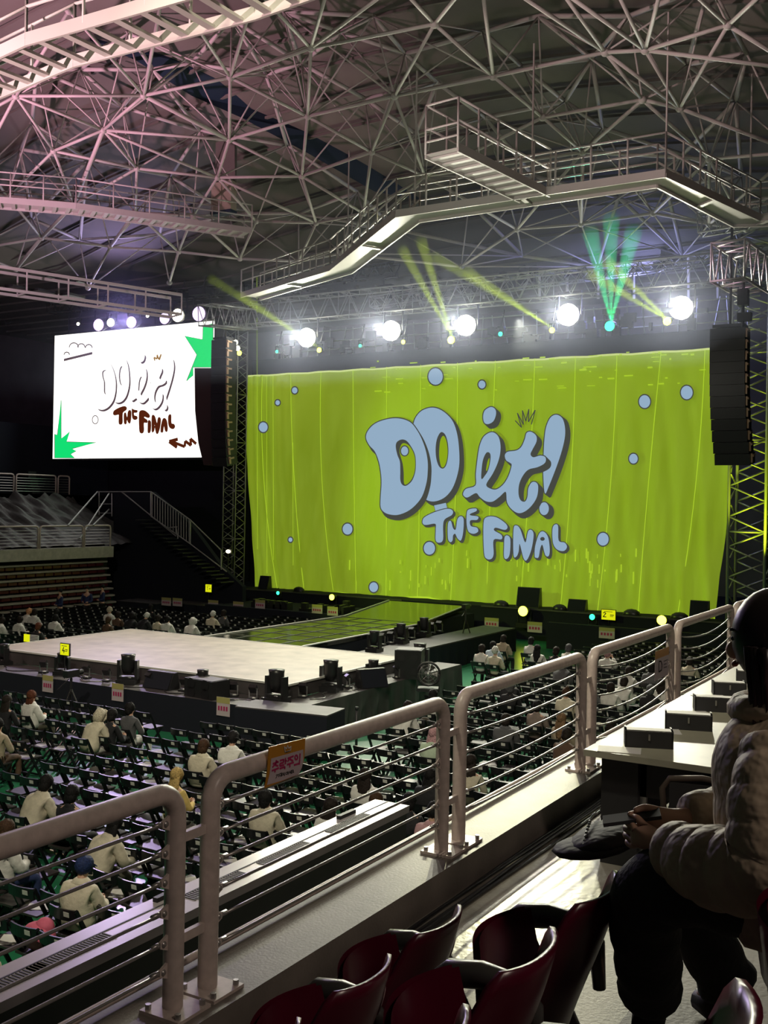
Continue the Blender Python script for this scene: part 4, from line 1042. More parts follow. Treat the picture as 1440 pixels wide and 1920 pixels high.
# ================================================================ STADIUM SEATS
def stadium_seat():
    t = thing('stadium_seat', 'x', 'seat')
    # local: occupant faces -x, origin on the floor
    def shell(u, v, off):
        u = 2 * u - 1; z = .34 + .49 * v
        top = 1.0 - .10 * max(0, abs(u) - .72) / .28 * v ** 3 * 1.6
        hw = .215 * (0.80 + .20 * math.sin(min(1, v * 1.25) * math.pi / 2))
        x = .02 + .10 * v - (.115) * abs(u) ** 2.4 * (0.55 + .45 * v) - .03 * math.cos(v * math.pi)
        return Vector((x + off, u * hw * (1 - .10 * max(0, v - .8) * 5 * abs(u) ** 6), z * top if v > .5 else z))
    nu, nv = 18, 12; vs = []; fs = []
    for off in (0.0, -.014):
        for j in range(nv + 1):
            for i in range(nu + 1): vs.append(shell(i / nu, j / nv, off))
    n = (nu + 1) * (nv + 1); g = lambda i, j, s_: s_ * n + j * (nu + 1) + i
    for j in range(nv):
        for i in range(nu):
            fs.append((g(i, j, 0), g(i + 1, j, 0), g(i + 1, j + 1, 0), g(i, j + 1, 0))); fs.append((g(i, j, 1), g(i, j + 1, 1), g(i + 1, j + 1, 1), g(i + 1, j, 1)))
    for i in range(nu): fs += [(g(i, nv, 0), g(i + 1, nv, 0), g(i + 1, nv, 1), g(i, nv, 1)), (g(i + 1, 0, 0), g(i, 0, 0), g(i, 0, 1), g(i + 1, 0, 1))]
    for j in range(nv): fs += [(g(nu, j, 0), g(nu, j, 1), g(nu, j + 1, 1), g(nu, j + 1, 0)), (g(0, j, 0), g(0, j + 1, 0), g(0, j + 1, 1), g(0, j, 1))]
    o = MB().add(vs, fs).build('backrest', 'seat', t, True)
    mb = MB()
    def pan(u, v):
        u = 2 * u - 1; return Vector((-.10 - .05 * v - .05 * (1 - u * u), u * (.195 - .03 * v * v), .36 + .31 * v))
    mb.grid(pan, 10, 6); mb.grid(lambda u, v: pan(1 - u, v) + Vector((-.02, 0, 0)), 10, 6)
    mb.build('seat_pan', 'seat', t, True)
    # arm on the far (+y) side
    pts = [(.03, .235, .46), (0.02, .235, .585), (-.03, .235, .625), (-.12, .235, .63), (-.21, .235, .615), (-.245, .235, .60)]
    MB().tube(pts, [.018, .024, .03, .034, .034, .018], 10).build('armrest', 'arm', t, True)
    MB().tube([(-.20, .235, .60), (-.15, .235, .50), (-.06, .235, .36), (.02, .235, .2), (.03, .235, 0.0)], [.014, .018, .024, .028, .03], 8).build('support_leg', 'arm', t, True)
    MB().slab([(shell(.86 + .07 * math.cos(a_), .70 + .09 * math.sin(a_), .004)) for a_ in [i * math.pi / 6 for i in range(12)]], (.003, 0, 0)).build('number_plate', mat('pale_plate', (.42, .30, .30), .5), t)
    return t
def front_tip(px, py, z, k): p = onz(px, py, z); return p.y - .20
seat0 = stadium_seat(); used = [False]
def place_seat(x, y, z, label, rz=0):
    if not used[0]:
        used[0] = True; seat0.location = (x, y, z); seat0.rotation_euler = (0, 0, rz); seat0['label'] = label; seat0['group'] = 'maroon stadium seats'; return seat0
    return dup(seat0, (x, y, z), rz, label, 'maroon stadium seats')
for y, lb in ((2.92, 'front row, farthest seat, standing alone against the lit floor'), (2.47, 'front row, second from the lit floor'), (2.02, 'front row, third from the lit floor at the bottom edge')):
    place_seat(-1.63, y + .04, 3.27, 'maroon stadium seat, ' + lb)
for y, lb in ((2.62, 'beside the seated woman\'s knee'), (2.17, 'one seat nearer than the knee of the woman'), (1.72, 'third from the woman\'s knee at the bottom edge')):
    place_seat(-1.0, y, 3.60, 'maroon stadium seat, second row, ' + lb)
for x, y, lb in ((-.34, 2.72, 'under the seated woman'), (-.21, 2.24, 'next to the woman at the right edge'), (-.40, 1.31, 'nearest one, pointed edge lit pale')):
    place_seat(x, y, 3.95, 'maroon stadium seat in the third row, ' + lb)

# ================================================================ SKINNED FIGURES
def skin_mesh(name, verts, edges, radii, sub=1, root=0):
    me = bpy.data.meshes.new(name); me.from_pydata([tuple(v) for v in verts], edges, [])
    o = bpy.data.objects.new(name, me); COL.objects.link(o)
    o.modifiers.new('s', 'SKIN'); sk = me.skin_vertices[0].data
    for i, r_ in enumerate(radii):
        sk[i].radius = r_ if isinstance(r_, tuple) else (r_, r_)
        sk[i].use_root = (i == root)
    m = o.modifiers.new('u', 'SUBSURF'); m.levels = sub; m.render_levels = sub
    dg = bpy.context.evaluated_depsgraph_get(); dg.update()
    out = bpy.data.meshes.new_from_object(o.evaluated_get(dg)); out.name = name
    bpy.data.objects.remove(o); bpy.data.meshes.remove(me)
    out.polygons.foreach_set('use_smooth', [True] * len(out.polygons)); out.update()
    return out
POSE = {'phone': (.05, 35, 0, .70, .30), 'upright': (.0, 5, 0, .66, .26), 'bent': (.22, 50, 0, .62, .34), 'turned': (.03, 10, -55, .70, .28), 'left': (.02, 10, 45, .68, .28), 'raised': (.02, 0, 20, 1.02, .24)}
def headtf(pose):
    ln, pit, yaw, _, _ = POSE[pose]; piv = Vector((0, ln * 1.25 - .03, 1.05))
    return piv, Matrix.Rotation(R(yaw), 3, 'Z') @ Matrix.Rotation(R(-pit * .6), 3, 'X')
CACHE = {}
def body_mesh(pose):
    if ('b', pose) in CACHE: return CACHE['b', pose]
    ln, pit, yaw, hz_, hy = POSE[pose]; piv, rt = headtf(pose)
    V = [(0, 0, .50), (0, ln * .5 - .02, .74), (0, ln * 1.1 - .03, .95), tuple(piv), tuple(piv + rt @ Vector((0, .01, .08))), tuple(piv + rt @ Vector((0, .01, .15))), tuple(piv + rt @ Vector((0, -.005, .20)))]
    Rr = [.10, .08, .078, .048, (.062, .07), (.075, .085), (.055, .065)]
    E_ = [(0, 1), (1, 2), (2, 3), (3, 4), (4, 5), (5, 6)]
    for sx in (-1, 1):
        b0 = len(V); sh_ = Vector((sx * .16, ln * 1.1 - .02, .95)); el = Vector((sx * .22, ln + .08, max(.68, hz_ - .06) if hz_ < .9 else .80)); wr = Vector((sx * .07, ln + hy - .02, hz_ + .02))
        V += [sh_, el, wr]; Rr += [.042, .034, .025]; E_ += [(2, b0), (b0, b0 + 1), (b0 + 1, b0 + 2)]
        dr = (wr - el).normalized(); pv = len(V); pm = wr + dr * .045
        V.append(tuple(pm)); Rr.append((.032, .016)); E_.append((b0 + 2, pv))
        for f in range(4):
            off = (f - 1.5) * .016; l = [.05, .06, .058, .045][f]
            a_ = pm + Vector((0, 0, 1)) * off + dr * .03; c_ = a_ + dr * l * .5 + Vector((-sx * .02, 0, -.005)); i_ = len(V)
            V += [tuple(a_), tuple(c_)]; Rr += [.009, .007]; E_ += [(pv, i_), (i_, i_ + 1)]
        i_ = len(V); a_ = pm + Vector((-sx * .012, -.012, .028)); V += [tuple(a_), tuple(a_ + dr * .03 + Vector((0, 0, .015)))]; Rr += [.010, .008]; E_ += [(pv, i_), (i_, i_ + 1)]
        k = len(V); V += [(sx * .09, .05, .50), (sx * .12, .44, .51), (sx * .12, .42, .10), (sx * .12, .54, .045)]
        Rr += [.075, .055, .035, .03]; E_ += [(0, k), (k, k + 1), (k + 1, k + 2), (k + 2, k + 3)]
    me = skin_mesh('body', V, E_, Rr, 1)
    me.materials.append(M['skin']); CACHE['b', pose] = me; return me
def jacket_mesh(pose, puff):
    key = ('j', pose, puff)
    if key in CACHE: return CACHE[key]
    ln, pit, yaw, hz_, hy = POSE[pose]; piv, rt = headtf(pose); g = 1.42 if puff else 1.08
    V = [(0, -.01, .47), (0, ln * .25 - .02, .62), (0, ln * .55 - .03, .76), (0, ln * 1.0 - .03, .90), (0, ln * 1.18 - .03, 1.0), tuple(piv + Vector((0, -.01, .015)))]
    Rr = [(.165 * g, .125 * g), (.16 * g, .12 * g), (.16 * g, .115 * g), (.155 * g, .10 * g), (.085 * g, .07 * g), (.055 * g, .058 * g)]
    E_ = [(i, i + 1) for i in range(5)]
    for sx in (-1, 1):
        b0 = len(V); sh_ = Vector((sx * .17, ln * 1.1 - .02, .94)); el = Vector((sx * .235, ln + .08, max(.68, hz_ - .06) if hz_ < .9 else .80)); wr = Vector((sx * .085, ln + hy - .03, hz_ + .02))
        V += [sh_, (sh_ + el) / 2, el, (el + wr) / 2, wr]; Rr += [.062 * g, .06 * g, .054 * g, .05 * g, .038 * g]; E_ += [(3, b0)] + [(b0 + i, b0 + i + 1) for i in range(4)]
    me = skin_mesh('jacket', V, E_, Rr, 2)
    if puff:
        me.update()
        for v in me.vertices: v.co += v.normal * (.016 * (abs(math.sin(v.co.z * 34 + v.co.y * 6)) ** .6 - .5) + random.uniform(-.003, .003))
    me.materials.append(M['cloth']); CACHE[key] = me; return me
def trouser_mesh():
    if 't' in CACHE: return CACHE['t']
    V = [(0, 0, .50)]; Rr = [(.15, .10)]; E_ = []
    for sx in (-1, 1):
        k = len(V); V += [(sx * .09, .06, .51), (sx * .11, .25, .515), (sx * .12, .44, .50), (sx * .12, .44, .30), (sx * .12, .42, .11)]
        Rr += [.085, .075, .068, .06, .062]; E_ += [(0, k)] + [(k + i, k + i + 1) for i in range(4)]
    me = skin_mesh('trousers', V, E_, Rr, 1); me.materials.append(M['cloth']); CACHE['t'] = me; return me
def hair_mesh(pose, kind):
    key = ('h', pose, kind)
    if key in CACHE: return CACHE[key]
    piv, rt = headtf(pose); P = lambda x, y, z: piv + rt @ Vector((x, y, z)); mb = MB()
    mb.ell(P(0, -.022, .145), (.098, .104, .108), 22, 12, rt)
    if kind == 'long':
        rg = []
        for k in range(8):
            s_ = k / 7; c = P(0, -.04 - .02 * s_, .13 - .08 * s_) + Vector((0, -.045 * s_, -.30 * s_))
            rg.append([c + Vector(((.095 + .03 * math.sin(s_ * 3)) * (1 - .45 * s_ ** 3) * math.cos(a_), .055 * (1 - .4 * s_) * math.sin(a_), 0)) for a_ in [i * math.pi / 6 for i in range(12)]])
        mb.rings(rg)
    elif kind == 'bob': mb.ell(P(0, -.025, .09), (.098, .085, .11), 14, 8, rt)
    elif kind == 'bun': mb.ell(P(0, -.08, .24), (.045, .045, .045), 10, 6)
    elif kind in ('hood',): mb.ell(P(0, -.05, .10), (.125, .115, .15), 14, 8, rt); mb.tube([P(.10 * math.cos(a_), .05, .13 + .115 * math.sin(a_)) for a_ in [i * math.pi / 8 for i in range(17)]], .025, 6)
    elif kind == 'beanie': mb.ell(P(0, -.01, .17), (.098, .10, .11), 14, 8, rt); mb.tube([P(.098 * math.cos(a_), -.01 + .10 * math.sin(a_), .14) for a_ in [i * math.pi / 8 for i in range(17)]], .02, 6)
    elif kind == 'cap': mb.ell(P(0, -.005, .17), (.096, .105, .09), 14, 8, rt); mb.slab([P(-.07, .08, .165), P(-.05, .17, .15), P(.05, .17, .15), P(.07, .08, .165)], rt @ Vector((0, 0, .012)))
    rs = random.Random(len(kind) * 7)
    cc = piv + rt @ Vector((0, -.02, .12))
    mb.v = [tuple(Vector(v) + (Vector(v) - cc) * (.05 * math.sin(math.atan2(v[1] - cc.y, v[0] - cc.x) * 11 + v[2] * 14) + rs.uniform(-.035, .035))) for v in mb.v]
    me = mb.mesh('hair', True); me.materials.append(M['hair']); CACHE[key] = me; return me
def face_mesh(pose):
    key = ('f', pose)
    if key in CACHE: return CACHE[key]
    piv, rt = headtf(pose); P = lambda x, y, z: piv + rt @ Vector((x, y, z)); mb = MB()
    for sx in (-1, 1): mb.ell(P(sx * .03, .083, .135), (.012, .006, .006), 8, 4, rt)
    mb.ell(P(0, .088, .085), (.02, .006, .006), 8, 4, rt)
    for sx in (-1, 1): mb.box(P(sx * .03, .084, .155), (.028, .006, .005), rt)
    me = mb.mesh('face_features', True); me.materials.append(M['dark_ink']); CACHE[key] = me; return me
COLS = {'cream': (.62, .56, .44), 'white': (.72, .71, .68), 'black': (.012, .012, .016), 'grey': (.09, .09, .10), 'beige': (.42, .34, .25), 'pink': (.52, .30, .33), 'brown': (.10, .055, .035), 'olive': (.09, .085, .06), 'navy': (.02, .035, .12), 'yellow': (.75, .55, .18), 'paleblue': (.55, .65, .80), 'stripe': (.22, .17, .15), 'palegreen': (.45, .55, .42), 'orange': (.7, .35, .18)}
HC = {'black': (.010, .009, .010), 'dark': (.022, .015, .013), 'brown': (.07, .035, .02), 'auburn': (.13, .04, .02), 'blonde': (.60, .42, .16), 'tan': (.22, .13, .07), 'grey': (.10, .10, .11)}
def person(loc, rz, pose, hair, hcol, jcol, puff, tcol, label, legs=True):
    t = thing('seated_person', label, 'person', loc, rz, 'seated concert audience')
    obj('body', body_mesh(pose), None, t); obj('face_features', face_mesh(pose), None, t)
    j = obj('jacket', jacket_mesh(pose, puff), None, t); j.color = (*COLS[jcol], 1)
    h = obj('hair' if hair not in ('hood', 'beanie', 'cap') else {'hood': 'hood', 'beanie': 'beanie', 'cap': 'cap'}[hair], hair_mesh(pose, hair), None, t); h.color = (*(HC.get(hcol) or COLS[hcol]), 1)
    tr = obj('trousers', trouser_mesh(), None, t); tr.color = (*COLS[tcol], 1)
    return t

# ---------------------------------------------------------------- chair grid
DX, DY = .475, .84
def blk(x0, x1, y0, y1, nm_):
    out = []; nx = int((x1 - x0) / DX) + 1; ny = int((y1 - y0) / DY) + 1
    for j in range(ny):
        for i in range(nx): out.append((x0 + i * DX, y1 - j * DY, nm_))
    return out
GRID = blk(-27.5, -15.9, 5.5, 17.3, 'left') + blk(-14.3, -6.0, 4.2, 17.3, 'near') + blk(-10.9, -4.4, 18.3, 21.8, 'corner') + blk(-11.9, -4.4, 22.6, 36.2, 'right') + blk(-37.6, -26.2, 20.0, 33.6, 'far') + blk(-25.6, -22.2, 26.6, 35.0, 'behind')
def proj(x, y, z):
    v = Vector((x, y, z)) - EYE; r_ = v.x * _c + v.y * _s; f_ = -v.x * _s + v.y * _c
    a_ = r_ / f_ * FPX; b_ = -v.z / f_ * FPX - 15
    return 720 + a_ * math.cos(ROLL) - b_ * math.sin(ROLL), 960 + a_ * math.sin(ROLL) + b_ * math.cos(ROLL), f_
def visible(x, y):
    px, py, f_ = proj(x, y, .8)
    if not (-25 < px < 1400 and py < 1860): return False
    if 4.6 * 3.22 / abs(x) > 2.12: return False
    if y * 4.7 / abs(x) < 8.1 and 4.6 * 4.7 / abs(x) > 2.66: return False
    # behind the thrust stage?
    s_ = (5.4 - 1.25) / (5.4 - .8); sx, sy = x * s_, y * s_
    if -24.5 < sx < -14.3 and 19.9 < sy < 25.4: return False
    return True
CH = [c for c in GRID if visible(c[0], c[1])]
CH.sort(key=lambda c: proj(c[0], c[1], .6)[2])
def chair_meshes():
    fr = MB()
    for sx in (-.205, .205):
        fr.bar((sx, -.24, .80), (sx, .20, 0), .028, .045); fr.bar((sx * .9, .16, .45), (sx * .9, -.30, 0), .028, .04)
    fr.bar((-.2, -.14, .33 * .0 + .20), (.2, -.14, .20), .02, .03); fr.bar((-.2, .17, .10), (.2, .17, .10), .02, .03)
    st = MB().box((0, .0, .455), (.40, .38, .025)); 
    bk = MB(); n = 8; vs = []
    for k in range(n + 1):
        x = -.205 + .41 * k / n; y = -.235 - .035 * math.cos(x / .205 * math.pi / 2); vs.append((x, y))
    rg = [[Vector((x, y - .01, .68)), Vector((x, y + .01, .68)), Vector((x, y - .0, .81)), Vector((x, y - .022, .81))] for x, y in vs]
    bk.rings(rg)
    cd = MB().box((.10, -.283, .757), (.085, .004, .055), Matrix.Rotation(R(8), 3, 'X'))
    return [('frame', fr.mesh('frame'), 'chair'), ('seat', st.mesh('seat'), 'chairseat'), ('backrest', bk.mesh('backrest'), 'chair'), ('number_card', cd.mesh('number_card'), 'card')]
CM = chair_meshes()
for n_, me, m_ in CM: me.materials.append(M[m_])
LBL = {'left': 'empty black folding chair in the left block beside the pale stage', 'near': 'empty black folding chair in the near block below the guard rail', 'corner': 'empty black folding chair on the green floor by the stage corner', 'right': 'empty black folding chair in the right block before the green curtain', 'far': 'empty black folding chair in the far left block beyond the stage', 'behind': 'empty black folding chair in the rows behind the pale stage'}
GRP = {k: 'folding chairs in the %s block' % k for k in LBL}
NIND = 298
# ---------------------------------------------------------------- people of the crowd
PEOPLE = [
 (27,1312,'phone','long','dark','black',0,'black','left','person with long dark hair in black holding a phone, leftmost below the stage ledge'),
 (68,1304,'turned','long','auburn','white',1,'olive','left','person with long auburn hair and white sweater sitting below the stage ledge'),
 (3,1352,'turned','bob','black','beige',0,'brown','left','person in beige coat in profile at the left picture edge holding a leaflet'),
 (186,1340,'bent','hood','cream','cream',1,'white','left','person in cream puffer coat with furry hood, seen from behind'),
 (210,1338,'phone','bob','black','black',0,'black','left','dark haired person in black leaning over a phone beside the cream hood'),
 (246,1326,'turned','bob','black','grey',0,'white','left','black haired person in dark sweater looking right beside the stage ledge'),
 (98,1466,'bent','bob','black','cream',1,'black','left','black haired person in cream fleece bending forward above the nearest rail'),
 (136,1480,'phone','bob','black','black',0,'black','left','black haired person in black right of the cream fleece above the nearest rail'),
 (205,1538,'bent','long','black','cream',1,'olive','near','person in cream fleece bowing with long black hair below the nearest rail'),
 (28,1545,'phone','bob','brown','white',1,'navy','near','person in white puffer holding a pink thing under the nearest rail'),
 (132,1628,'phone','cap','navy','cream',1,'olive','near','person in navy cap and cream puffer with a black strap'),
 (12,1745,'bent','long','dark','beige',1,'black','near','dark haired person in beige with pink bag at the lower left corner'),
 (333,1450,'phone','long','blonde','yellow',0,'white','near','blonde person in yellow coat behind the rail post'),
 (387,1394,'phone','bob','brown','cream',1,'black','near','brown haired person in cream hooded coat near the stage corner'),
 (445,1384,'phone','beanie','black','white',1,'black','near','person in dark beanie and white puffer just above the rail'),
 (493,1497,'turned','bob','black','cream',1,'beige','near','bobbed black haired person in cream puffer holding food under the caution sign'),
 (632,1507,'turned','long','dark','white',1,'black','near','person with long wavy dark hair and white furry collar'),
 (697,1450,'upright','long','dark','white',1,'black','near','person with long dark hair and fluffy white top in the middle of the rail'),
 (680,1500,'phone','bob','brown','black',0,'black','near','low dark haired person in black beside the vent cabinet'),
 (745,1494,'phone','bob','black','black',0,'black','near','black haired person in black just above the cabinet end'),
 (783,1454,'phone','long','black','black',1,'black','near','person in black jacket with pale hood left of the rail post'),
 (784,1522,'phone','beanie','black','pink',1,'black','near','person in pink quilted jacket at the end of the vent cabinet'),
 (806,1374,'phone','long','pink','palegreen',1,'navy','corner','person in pale green and pink patterned coat behind the third rail'),
 (765,1328,'bent','bob','dark','white',1,'black','corner','person in white sweater behind the second rail top near the stage corner'),
 (793,1300,'phone','bob','black','white',1,'black','corner','person in white coat below the stage fan'),
 (904,1214,'phone','bob','dark','white',0,'black','right','dark haired person in white sweater, leftmost of the right block back row'),
 (926,1208,'upright','bob','black','paleblue',1,'black','right','black haired person in pale blue white coat in the right block'),
 (930,1219,'upright','beanie','white','cream',0,'black','right','person in white beanie and cream coat in the right block'),
 (944,1196,'phone','bob','dark','beige',1,'black','right','person in tan coat with a strap at the top of the right block'),
 (993,1213,'upright','long','black','white',0,'black','right','person with long black hair and white top in the right block'),
 (996,1200,'phone','bob','black','white',0,'black','right','dark head behind the long haired person in white'),
 (1035,1219,'phone','bob','dark','black',0,'black','right','dark haired person in black alone at the back of the right block'),
 (1064,1214,'phone','bob','grey','white',0,'black','right','grey haired person in white near the back of the right block'),
 (957,1286,'upright','bob','grey','black',0,'black','right','grey haired person in black jacket seen from behind'),
 (968,1276,'phone','long','black','black',1,'black','right','person in black with a white stripe beside the grey haired one'),
 (1054,1295,'left','bun','brown','cream',1,'black','right','brown bun haired person in wide cream coat in the right block'),
 (996,1320,'phone','bob','black','stripe',0,'black','right','black haired person in striped brown sweater'),
 (1042,1345,'upright','long','tan','beige',0,'black','right','person with long light brown hair and tan coat'),
 (943,1347,'phone','bob','dark','grey',1,'black','right','dark haired person in large grey jacket seen from behind'),
 (891,1425,'phone','long','dark','cream',0,'black','right','long haired person in cream beside the second rail post'),
 (1056,1374,'bent','bob','dark','brown',0,'black','right','person in brown sweater bending over a white bag'),
 (1091,1281,'phone','bob','grey','grey',1,'black','right','person in grey coat beside the right rail post'),
 (1062,1246,'bent','bob','dark','grey',1,'white','right','person in light grey coat bent forward behind the rail'),
 (1140,1224,'raised','beanie','pink','white',1,'black','right','person in pink hat and white jacket raising a camera'),
 (1176,1259,'bent','bob','dark','white',1,'black','right','person in white fur coat behind the fourth rail panel'),
 (1214,1250,'phone','bob','black','grey',1,'black','right','person in dark puffer left of the D notice'),
 (1145,1289,'left','bob','dark','white',1,'black','right','dark haired person in white puffer low in the fourth rail panel'),
 (1164,1280,'bent','bob','dark','white',1,'black','right','person in white leaning forward behind the fourth rail panel'),
 (1212,1291,'phone','bob','grey','black',1,'black','right','grey haired person in black puffer below the D notice'),
 (1234,1277,'upright','long','dark','white',1,'black','right','long haired person in white fur right below the D notice'),
 (1259,1260,'bent','bob','dark','cream',1,'black','right','person in cream jacket beside the rail post after the D notice'),
 (1291,1236,'phone','bob','dark','cream',0,'black','right','person in cream sweater in the fifth rail panel'),
 (896,1508,'phone','bob','dark','black',0,'black','near','dark head low beside the third rail post'),
 (1134,1357,'phone','bob','dark','black',0,'black','right','dark haired person in black just left of the desk'),
 (52,1147,'bent','beanie','orange','white',1,'black','far','person in orange hat and white scarf in the far left block'),
 (65,1146,'phone','bob','dark','white',1,'black','far','dark haired person in white holding paper in the far left block'),
 (34,1161,'phone','bob','dark','white',1,'black','far','person in white jacket second from the left edge in the far block'),
 (8,1163,'bent','bob','dark','white',1,'black','far','person in white at the left edge in the far block'),
 (104,1148,'phone','bob','black','black',0,'black','far','dark figure below the standing guard'),
 (111,1157,'phone','bob','black','white',1,'black','far','black haired person in wide white sweater in the far left block'),
 (70,1174,'phone','bob','auburn','black',0,'black','far','red haired person in black in the far left block'),
 (208,1144,'turned','beanie','cream','white',1,'black','far','person in cream beanie and white coat behind the stage'),
 (203,1161,'phone','bob','brown','brown',0,'black','far','brown haired person in front of the cream beanie'),
 (214,1151,'phone','bob','dark','brown',0,'black','far','dark haired person right of the cream beanie'),
 (247,1155,'bent','hood','black','black',1,'black','far','person in bulky black puffer behind the far stage edge'),
 (271,1154,'bent','cap','white','black',1,'black','far','person in white cap and black puffer behind the stage corner'),
 (279,1137,'phone','long','black','black',0,'black','far','person with long black hair behind the white cap'),
 (291,1158,'phone','bob','dark','cream',0,'black','far','dark haired person in cream right of the black puffers'),
 (311,1159,'turned','bob','black','white',1,'black','far','black haired person in white holding a phone behind the stage corner'),
 (361,1164,'bent','hood','white','white',1,'black','far','person hidden under a white hood behind the pale stage'),
 (399,1152,'phone','beanie','white','cream',1,'black','far','person in white beanie and cream coat before the black risers'),
 (412,1149,'phone','bob','dark','grey',0,'black','far','dark haired person beside the white beanie before the risers'),
]
taken = set(); seats = []
for P_ in PEOPLE:
    px, py, pose, hair, hc, jc, pf, tc2, bk_, lb = P_
    ln = POSE[pose][0]; w = onz(px, py, 1.20 - ln * .12)
    w.y -= ln * 1.2
    cand = [c for c in GRID if (c[0], c[1]) not in taken]
    c = min(cand, key=lambda c: (c[0] - w.x) ** 2 + (c[1] - w.y) ** 2); d_ = math.hypot(c[0] - w.x, c[1] - w.y)
    if d_ < .62: x, y = c[0] * .6 + w.x * .4, c[1] * .4 + w.y * .6; cx_, cyy = c[0], c[1]; taken.add((c[0], c[1])); cx_, cyy = x, y
    else: x, y = w.x, w.y; cx_, cyy = x, y
    person((x, y, 0), R(random.uniform(-12, 8)), pose, hair, hc, jc, pf, tc2, lb)
    seats.append((cx_, cyy, lb))
def mkchair(x, y, rz, label, group):
    t = thing('folding_chair', label, 'chair', (x, y, 0), rz, group)
    for n_, me, m_ in CM: obj(n_, me, None, t)
    return t
nch = 0
for x, y, lb in seats:
    s_ = lb.split()
    mkchair(x, y, 0, 'occupied black folding chair, under the ' + ' '.join(lb.replace(',', '').split()[:10]), 'occupied folding chairs'); nch += 1
EMPTY = [c for c in CH if (c[0], c[1]) not in taken and all((c[0] - s_[0]) ** 2 + (c[1] - s_[1]) ** 2 > .2 for s_ in seats)]
for x, y, b_ in EMPTY[:NIND - nch]:
    mkchair(x + random.uniform(-.02, .02), y + random.uniform(-.04, .04), R(random.uniform(-3, 3)), LBL[b_], GRP[b_])
rest = EMPTY[NIND - nch:]
t = thing('folding_chairs', 'rows of empty black folding chairs farther off across the arena floor', 'chairs', (0, 0, 0)); t['kind'] = 'stuff'
for n_, me, m_ in CM:
    mb = MB(); vs = [v.co.copy() for v in me.vertices]; fs = [tuple(p.vertices) for p in me.polygons]
    for x, y, b_ in rest: mb.add([(v.x + x, v.y + y, v.z) for v in vs], fs)
    if rest:
        o = mb.build(n_, None, t); o.data.materials.append(M[m_]); o['kind'] = 'stuff'
print('CHAIRS', len(CH), len(rest), nch)
# leaflets and bags on some empty chairs
random.seed(21); k = 0
for x, y, b_ in EMPTY[:150]:
    if random.random() < .30:
        o = MB().box((0, 0, 0), (.20, .28, .004), Matrix.Rotation(random.uniform(-1, 1), 3, 'Z')).build('leaflet', 'paper', None, False, (x, y, .471))
        tag(o, 'pale leaflet lying on an empty black folding chair', 'leaflet', 'leaflets on the folding chairs')
# standing guard
def standing(loc, rz, jcol, label):
    V = [(0, 0, .92), (0, 0, 1.15), (0, 0, 1.38), (0, 0, 1.48), (0, .01, 1.58), (0, .01, 1.66)]; Rr = [(.13, .09), .10, (.14, .09), .045, (.065, .075), (.06, .07)]
    E_ = [(i, i + 1) for i in range(5)]
    for sx in (-1, 1):
        k = len(V); V += [(sx * .18, 0, 1.38), (sx * .23, .02, 1.12), (sx * .12, .18, 1.08), (sx * .04, .22, 1.08)]; Rr += [.05, .04, .03, .025]; E_ += [(2, k), (k, k + 1), (k + 1, k + 2), (k + 2, k + 3)]
        k = len(V); V += [(sx * .09, 0, .86), (sx * .10, .0, .48), (sx * .10, -.02, .09), (sx * .10, .12, .04)]; Rr += [.08, .055, .04, .035]; E_ += [(0, k), (k, k + 1), (k + 1, k + 2), (k + 2, k + 3)]
    t = thing('standing_person', label, 'person', loc, rz)
    me = skin_mesh('body', V, E_, Rr, 1); me.materials.append(M['skin']); obj('body', me, None, t)
    me = skin_mesh('jacket', V[:3] + [(0, 0, 1.45)] + V[6:9] + V[14:17], [(0, 1), (1, 2), (2, 3), (2, 4), (4, 5), (5, 6), (2, 7), (7, 8), (8, 9)], [(.16, .12), (.14, .11), (.16, .11), .06, .065, .052, .04, .065, .052, .04], 1); me.materials.append(M['cloth']); j = obj('jacket', me, None, t); j.color = (*COLS[jcol], 1)
    me = skin_mesh('trousers', [V[0], V[10], V[11], V[12], V[18], V[19], V[20]], [(0, 1), (1, 2), (2, 3), (0, 4), (4, 5), (5, 6)], [.12, .09, .07, .06, .09, .07, .06], 1); me.materials.append(M['cloth']); j = obj('trousers', me, None, t); j.color = (*COLS['black'], 1)
    h = MB().ell((0, -.015, 1.66), (.085, .09, .09), 12, 8).build('hair', M['hair'], t, True); h.color = (*HC['black'], 1)
w = onz(112, 1175, .2); standing((w.x, w.y, 0), R(160), 'navy', 'standing guard in dark clothes holding a white paper before the maroon seat rows')
w = onz(163, 1150, .6); standing((w.x, w.y, 0), R(200), 'navy', 'standing staff member in blue vest right of the maroon seat rows')
w = onz(192, 1146, .6); standing((w.x, w.y, 0), R(150), 'navy', 'standing staff member in dark blue nearest the black masking cloth')

